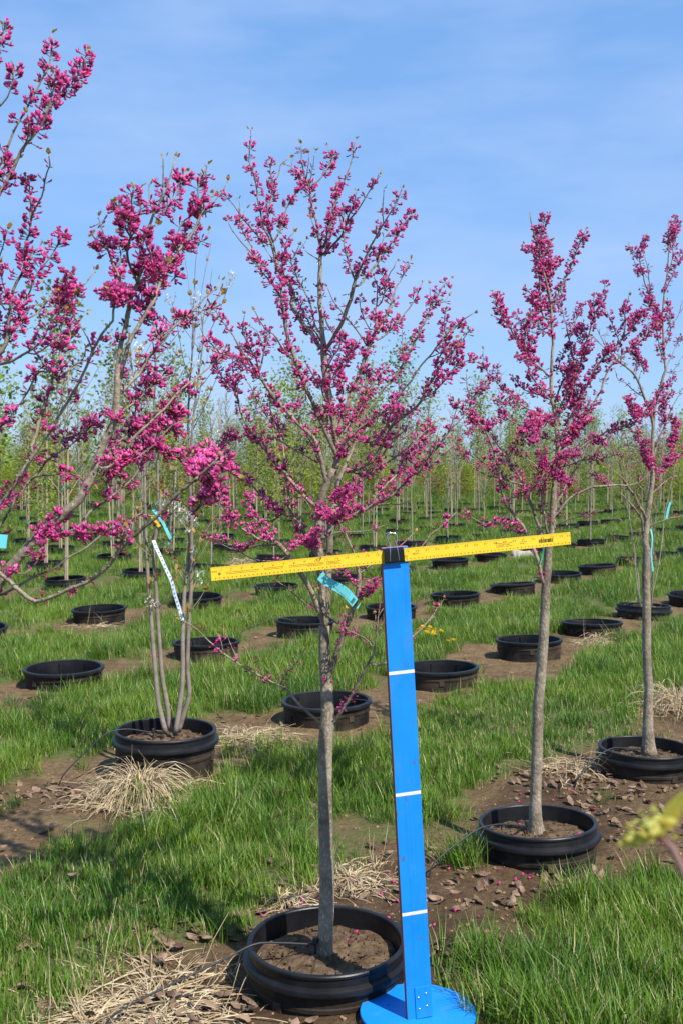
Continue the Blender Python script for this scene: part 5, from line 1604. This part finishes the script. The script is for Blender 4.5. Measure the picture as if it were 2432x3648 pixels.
# ------------------------------------------------------------------ young trees in the rows behind
def crown_mesh(seed, m, h, rad, n, size, clear, bushy=1.0):
    """upright crown: twigs with leaf-sized faces around them, open between"""
    r_ = random.Random(seed)
    tw = MB(); lf = MB()
    ns = 26
    for i in range(ns):
        z0 = clear+(h-clear)*(i/ns)**1.05
        a = i*2.4+r_.uniform(-.5, .5)
        L_ = rad*(1.0-0.75*((z0-clear)/(h-clear))**1.4)*r_.uniform(0.6, 1.25)
        d = np.array([math.cos(a)*0.75, math.sin(a)*0.75, 1.0]); d /= np.linalg.norm(d)
        p = np.array([0, 0, z0]); pp = [p]
        for k in range(5):
            d = d+np.array([r_.gauss(0,.1), r_.gauss(0,.1), 0.06]); d /= np.linalg.norm(d); pp.append(pp[-1]+d*L_*1.35/5)
        pp = np.array(pp)
        tw.tube(pp, np.linspace(0.006, 0.0022, 6), 4)
        for k in range(n//ns):
            t = r_.uniform(0.15, 1.0)
            q = pp[min(5, int(t*5))]+np.array([r_.gauss(0, .05), r_.gauss(0, .05), r_.gauss(0, .05)])*bushy
            dd = np.array([r_.gauss(0, 1), r_.gauss(0, 1), r_.gauss(-0.3, .6)]); dd /= np.linalg.norm(dd)
            s = np.cross(dd, [r_.gauss(0,1), r_.gauss(0,1), 1.0]); s /= np.linalg.norm(s)+1e-9
            L2 = size*r_.uniform(0.6, 1.3); W2 = L2*0.7
            lf.add([q, q+dd*L2*.5+s*W2*.5, q+dd*L2, q+dd*L2*.5-s*W2*.5], [(0, 1, 2, 3)])
    return tw.mesh('twigs', M['far_bark']), (lf.mesh('crown', m) if n else None)
KINDS = {
 'green': dict(m='leaf_green', n=1050, size=0.052, rad=0.62, clear=0.75, bushy=2.0, txt='staked young tree with fresh yellow-green leaves'),
 'deep': dict(m='leaf_deep', n=850, size=0.056, rad=0.55, clear=0.9, bushy=1.8, txt='staked young tree with mid green leaves'),
 'bronze': dict(m='leaf_bronze', n=300, size=0.045, rad=0.40, clear=1.2, bushy=1.2, txt='staked young tree with dark bronze leaves'),
 'bare': dict(m='leaf_green', n=110, size=0.030, rad=0.45, clear=0.9, bushy=1.0, txt='young tree still almost bare'),
}
CROWN = {}
for kn, kd in KINDS.items():
    CROWN[kn] = [crown_mesh(500+i*7+len(kn), M[kd['m']], 2.35+0.12*i, kd['rad'], kd['n'], kd['size'], kd['clear'], kd['bushy']) for i in range(4)]
TR = []
for i in range(4):
    mb = MB(); r_ = random.Random(900+i)
    pts = [(0,0,-0.06)]
    for k in range(1, 9): pts.append((r_.gauss(0, .012), r_.gauss(0, .012), k*0.29+0.02*i))
    P, _ = smooth_line(pts, 0.12)
    mb.tube(P, np.linspace(0.0135, 0.004, len(P)), 6); TR.append(mb.mesh('trunk', M['far_bark'], True))
ms = MB(); ms.tube([(0,0,-0.1),(0,0,1.0),(0,0,2.15)], [0.0115, 0.0105, 0.009], 7); STK = ms.mesh('stake', M['stake'])
mt_ = MB(); mt_.tube([(0,0,-0.016),(0,0,0.016)], 0.019, 8); TIE = mt_.mesh('tie', M['tie'])
r10 = random.Random(23)
for (r, order, k, x, y) in BACK:
    if r == 2: continue
    u = r10.random()
    # right-hand blocks carry more bronze and bare plants, the middle is mostly fresh green
    side = x/y
    if r <= 6: kn = 'bare' if u < 0.72 else 'green'
    elif side > 0.12: kn = 'green' if u < 0.40 else ('bronze' if u < 0.62 else ('deep' if u < 0.8 else 'bare'))
    else: kn = 'green' if u < 0.50 else ('deep' if u < 0.64 else ('bare' if u < 0.94 else 'bronze'))
    i = r10.randrange(4)
    hs_ = r10.choice((0.72, 0.9, 1.0, 1.1, 1.22, 1.36))*r10.uniform(0.93, 1.07)*(0.86 if r <= 6 else 1.08)
    t = empty('young_tree', (x, y, 0.07), r10.uniform(0, 6.28))
    place('trunk', TR[i], t, sc=(1, 1, hs_))
    tw, lf = CROWN[kn][i]
    place('twigs', tw, t, sc=hs_)
    if lf: place('crown', lf, t, sc=hs_)
    if r > 4 and (r > 6 and r10.random() < 0.8 or r10.random() < 0.45):
        sx, sy = 0.035, 0.0
        o = place('stake', STK, t, (sx, sy, 0), (R(r10.uniform(-2, 2)), R(r10.uniform(-2, 2)), 0), (1, 1, r10.uniform(0.85, 1.2)))
        if y < 24:
            for z in (0.42, 1.0, 1.5): place('tie', TIE, o, (0, 0, z+r10.uniform(-.1, .1)))
    if r <= 10:
        tag(t, f'{KINDS[kn]["txt"]}, {ORD[order]} from left in {ROWNAME[r]} row of pots', 'tree', 'young trees in the near rows')
    else:
        tag(t, KINDS[kn]['txt']+' in the rows far behind the flowering trees', 'tree', f'{kn} young trees in the far rows')
# multi-stem plant in the filled pot of the second row
x, y = spot(2, 4)
ms_ = empty('multi_stem_shrub', (x, y, 0.05)); ml = MB()
for i in range(6):
    a = i*1.05+0.3; d = np.array([math.cos(a)*0.12, math.sin(a)*0.12, 1.0]); d /= np.linalg.norm(d)
    pp = [np.array([0.05*math.cos(a), 0.05*math.sin(a), 0])]
    for k in range(14):
        d = d+np.array([r10.gauss(0, .04), r10.gauss(0, .04), 0.02]); d /= np.linalg.norm(d); pp.append(pp[-1]+d*1.5/14)
    mb = MB(); mb.tube(pp, np.linspace(0.006, 0.0018, 15), 6)
    for k in range(10):
        b0 = pp[r10.randrange(4, 14)]; d2 = np.array([r10.gauss(0, .6), r10.gauss(0, .6), .8]); d2 /= np.linalg.norm(d2); L2 = r10.uniform(.08, .3)
        mb.tube([b0, b0+d2*L2*.5, b0+d2*L2+np.array([0, 0, .02])], [.0022, .0016, .001], 4)
        for w in range(3): leaf_pair(ml, b0+d2*L2*r10.uniform(.4, 1), d2, r10, 0.022)
    mb.obj('stem', M['far_bark'], ms_, True)
ml.obj('young_leaves', M['yleaf'], ms_)['kind'] = 'stuff'
tag(ms_, 'dark thin multi-stem shrub in the filled pot left of the rightmost trunk', 'shrub')

# a far belt of nursery trees that reads as one mass
fb = Merge(); FBL = {k: [mesh_arrays(c[1]) for c in v if c[1]] for k, v in CROWN.items()}
rb = random.Random(31)
for i in range(620):
    y = 41+50*rb.random()**1.5; x = rb.uniform(-0.42, 0.42)*y
    arr = rb.choice(FBL[rb.choice(('green', 'green', 'deep', 'bronze'))])
    arr = (arr[0], arr[1], np.full(len(arr[2]), rb.choice((0, 0, 1, 2))))
    fb.add(arr, Matrix.Translation((x, y, rb.choice((-1.5, -1.2, -0.9, -0.3)))) @ Matrix.Rotation(rb.uniform(0, 6), 4, 'Z') @ Matrix.Diagonal((1.7, 1.7, rb.choice((0.7, 0.9, 1.1, 1.4)), 1)))
fo = fb.obj('far_tree_belt', [M['leaf_green'], M['leaf_deep'], M['leaf_bronze']])
tag(fo, 'hazy belt of leafy nursery trees along the horizon', None, None, 'stuff')

# ------------------------------------------------------------------ turf
tcol = bpy.data.collections.new('turf_tufts')
def tuft(seed, n, rad, hmin, hmax, dead):
    r_ = random.Random(seed); vv, ff, tone = [], [], []
    for i in range(n):
        a = r_.uniform(0, 6.28); b = rad*math.sqrt(r_.random())
        p = np.array([b*math.cos(a), b*math.sin(a), -0.005])
        h = r_.uniform(hmin, hmax)
        a2 = r_.uniform(0, 6.28); lean_ = r_.uniform(0.05, 0.55)
        out = np.array([math.cos(a2), math.sin(a2), 0])
        w = r_.uniform(0.0010, 0.0021)
        s = np.array([-out[1], out[0], 0])*w
        dd = 1.0 if r_.random() < dead else 0.0
        m_ = 4
        base = len(vv)
        for k in range(m_):
            t = k/(m_-1)
            c = p+out*h*lean_*(t**1.8)*1.3+np.array([0, 0, h*(t-0.32*lean_*t*t)])
            wk = (1.0, 0.95, 0.65, 0.06)[k]
            vv.append(tuple(c+s*wk)); vv.append(tuple(c-s*wk))
            tn = dd*0.9 if dd else max(0, 0.30*(1-t*2.2))*r_.random() + (0.25*r_.random() if t > .9 and r_.random() < .3 else 0)
            tone += [tn, tn]
        for k in range(m_-1): ff.append((base+2*k, base+2*k+1, base+2*k+3, base+2*k+2))
    me = bpy.data.meshes.new('turf_tuft'); me.from_pydata(vv, [], ff); me.materials.append(M['grass'])
    me.polygons.foreach_set('use_smooth', [True]*len(ff))
    a_ = me.attributes.new('tone', 'FLOAT', 'POINT'); a_.data.foreach_set('value', tone)
    me.update()
    o = bpy.data.objects.new('turf_tuft', me); tcol.objects.link(o)
for i in range(4): tuft(40+i, 66, 0.075, 0.035, 0.095, 0.07)
for i in range(2): tuft(60+i, 56, 0.060, 0.07, 0.15, 0.06)
for i in range(2): tuft(80+i, 60, 0.080, 0.02, 0.06, 0.24)
pts, rots, scs, ids = [], [], [], []
def scatter(ylo, yhi, dens, big):
    n_ = int(((0.74*(yhi+ylo)/2)+2.0)*(yhi-ylo)*dens)
    y = nrg.uniform(ylo, yhi, n_); x = nrg.uniform(-1, 1, n_)*(0.37*yhi+1.0)
    keep = np.abs(x) < 0.37*y+1.0
    sm = soil_mask(x, y)
    pn = fbm(x*1.2, y*1.2, 55)
    keep &= (sm < 0.40) | ((sm < 0.75) & (nrg.random(n_) < 0.16)) | (nrg.random(n_) < 0.012)
    keep &= nrg.random(n_) < 0.20+1.45*pn
    for (qx, qy) in [(P1[0], P1[1]), (p2x, p2y), (p3x, p3y), (ax_, ay_), (bb.x, bb.y+0.02)]:
        keep &= (x-qx)**2+(y-qy)**2 > 0.25**2
    keep &= (x-bb.x-0.02)**2+(y-bb.y)**2 > 0.29**2
    x, y, sm, pn = x[keep], y[keep], sm[keep], pn[keep]
    z = height(x, y)
    tall = fbm(x*0.9+7, y*0.9, 91)
    for i in range(len(x)):
        tl = tall[i]+nrg.normal(0, 0.10)
        kk = nrg.integers(4, 6) if tl > 0.60 else (nrg.integers(6, 8) if tl < 0.37 else nrg.integers(0, 4))
        pts.append((x[i], y[i], z[i])); rots.append((nrg.normal(0, .12), nrg.normal(0, .12), nrg.uniform(0, 6.28)))
        scs.append(big*nrg.uniform(0.75, 1.2)*(0.65 if sm[i] > 0.4 else 1.0)); ids.append(int(kk))
scatter(1.5, 4.0, 330, 1.0); scatter(4.0, 7.0, 250, 1.0); scatter(7.0, 11.0, 150, 1.12); scatter(11, 18, 70, 1.3); scatter(18, 32, 30, 1.7); scatter(32, 60, 8, 2.4)
extra = []
for (px, py, n_, sp) in ((1880, 3460, 26, .10), (1960, 3600, 26, .10), (1650, 3080, 5, .02), (240, 2290, 6, .06), (150, 2270, 5, .05), (1130, 2720, 40, .16), (830, 2900, 30, .15)):
    cx, cy = gpos(px, py)
    for i in range(n_):
        x, y = cx+nrg.normal(0, sp), cy+nrg.normal(0, sp*.7)
        if math.hypot(x-P1[0], y-P1[1]) < 0.25: continue
        pts.append((x, y, hz(x, y))); rots.append((nrg.normal(0, .2), nrg.normal(0, .2), nrg.uniform(0, 6.28))); scs.append(1.05*nrg.uniform(.8, 1.2)); ids.append(int(nrg.integers(4, 6)))
print('tufts', len(pts))
pm = bpy.data.meshes.new('grass'); pm.from_pydata(pts, [], [])
for nm_, ty, dt in (('rot', 'FLOAT_VECTOR', np.array(rots).ravel()), ('sc', 'FLOAT', np.array(scs)), ('pick', 'INT', np.array(ids, int))):
    a_ = pm.attributes.new(nm_, ty, 'POINT'); a_.data.foreach_set('vector' if ty == 'FLOAT_VECTOR' else 'value', dt)
turf = bpy.data.objects.new('grass', pm); col.objects.link(turf)
tag(turf, 'green turf growing in bands between the pot rows', None, None, 'stuff')
ng = bpy.data.node_groups.new('turf', 'GeometryNodeTree')
ng.interface.new_socket('Geometry', in_out='INPUT', socket_type='NodeSocketGeometry')
ng.interface.new_socket('Geometry', in_out='OUTPUT', socket_type='NodeSocketGeometry')
N_, K_ = ng.nodes, ng.links
gi, go = N_.new('NodeGroupInput'), N_.new('NodeGroupOutput')
ci = N_.new('GeometryNodeCollectionInfo'); ci.inputs['Collection'].default_value = tcol
ci.inputs['Separate Children'].default_value = True; ci.inputs['Reset Children'].default_value = True
ip = N_.new('GeometryNodeInstanceOnPoints'); ip.inputs['Pick Instance'].default_value = True
def named(nm_, ty):
    q = N_.new('GeometryNodeInputNamedAttribute'); q.data_type = ty; q.inputs['Name'].default_value = nm_
    return [s for s in q.outputs if s.enabled and s.name == 'Attribute'][0]
K_.new(gi.outputs[0], ip.inputs['Points']); K_.new(ci.outputs[0], ip.inputs['Instance'])
K_.new(named('pick', 'INT'), ip.inputs['Instance Index'])
er = N_.new('FunctionNodeEulerToRotation'); K_.new(named('rot', 'FLOAT_VECTOR'), er.inputs[0]); K_.new(er.outputs[0], ip.inputs['Rotation'])
K_.new(named('sc', 'FLOAT'), ip.inputs['Scale'])
K_.new(ip.outputs[0], go.inputs[0])
turf.modifiers.new('turf', 'NODES').node_group = ng

scene.cycles.use_denoising = True
scene.cycles.max_bounces = 6
scene.cycles.transparent_max_bounces = 6
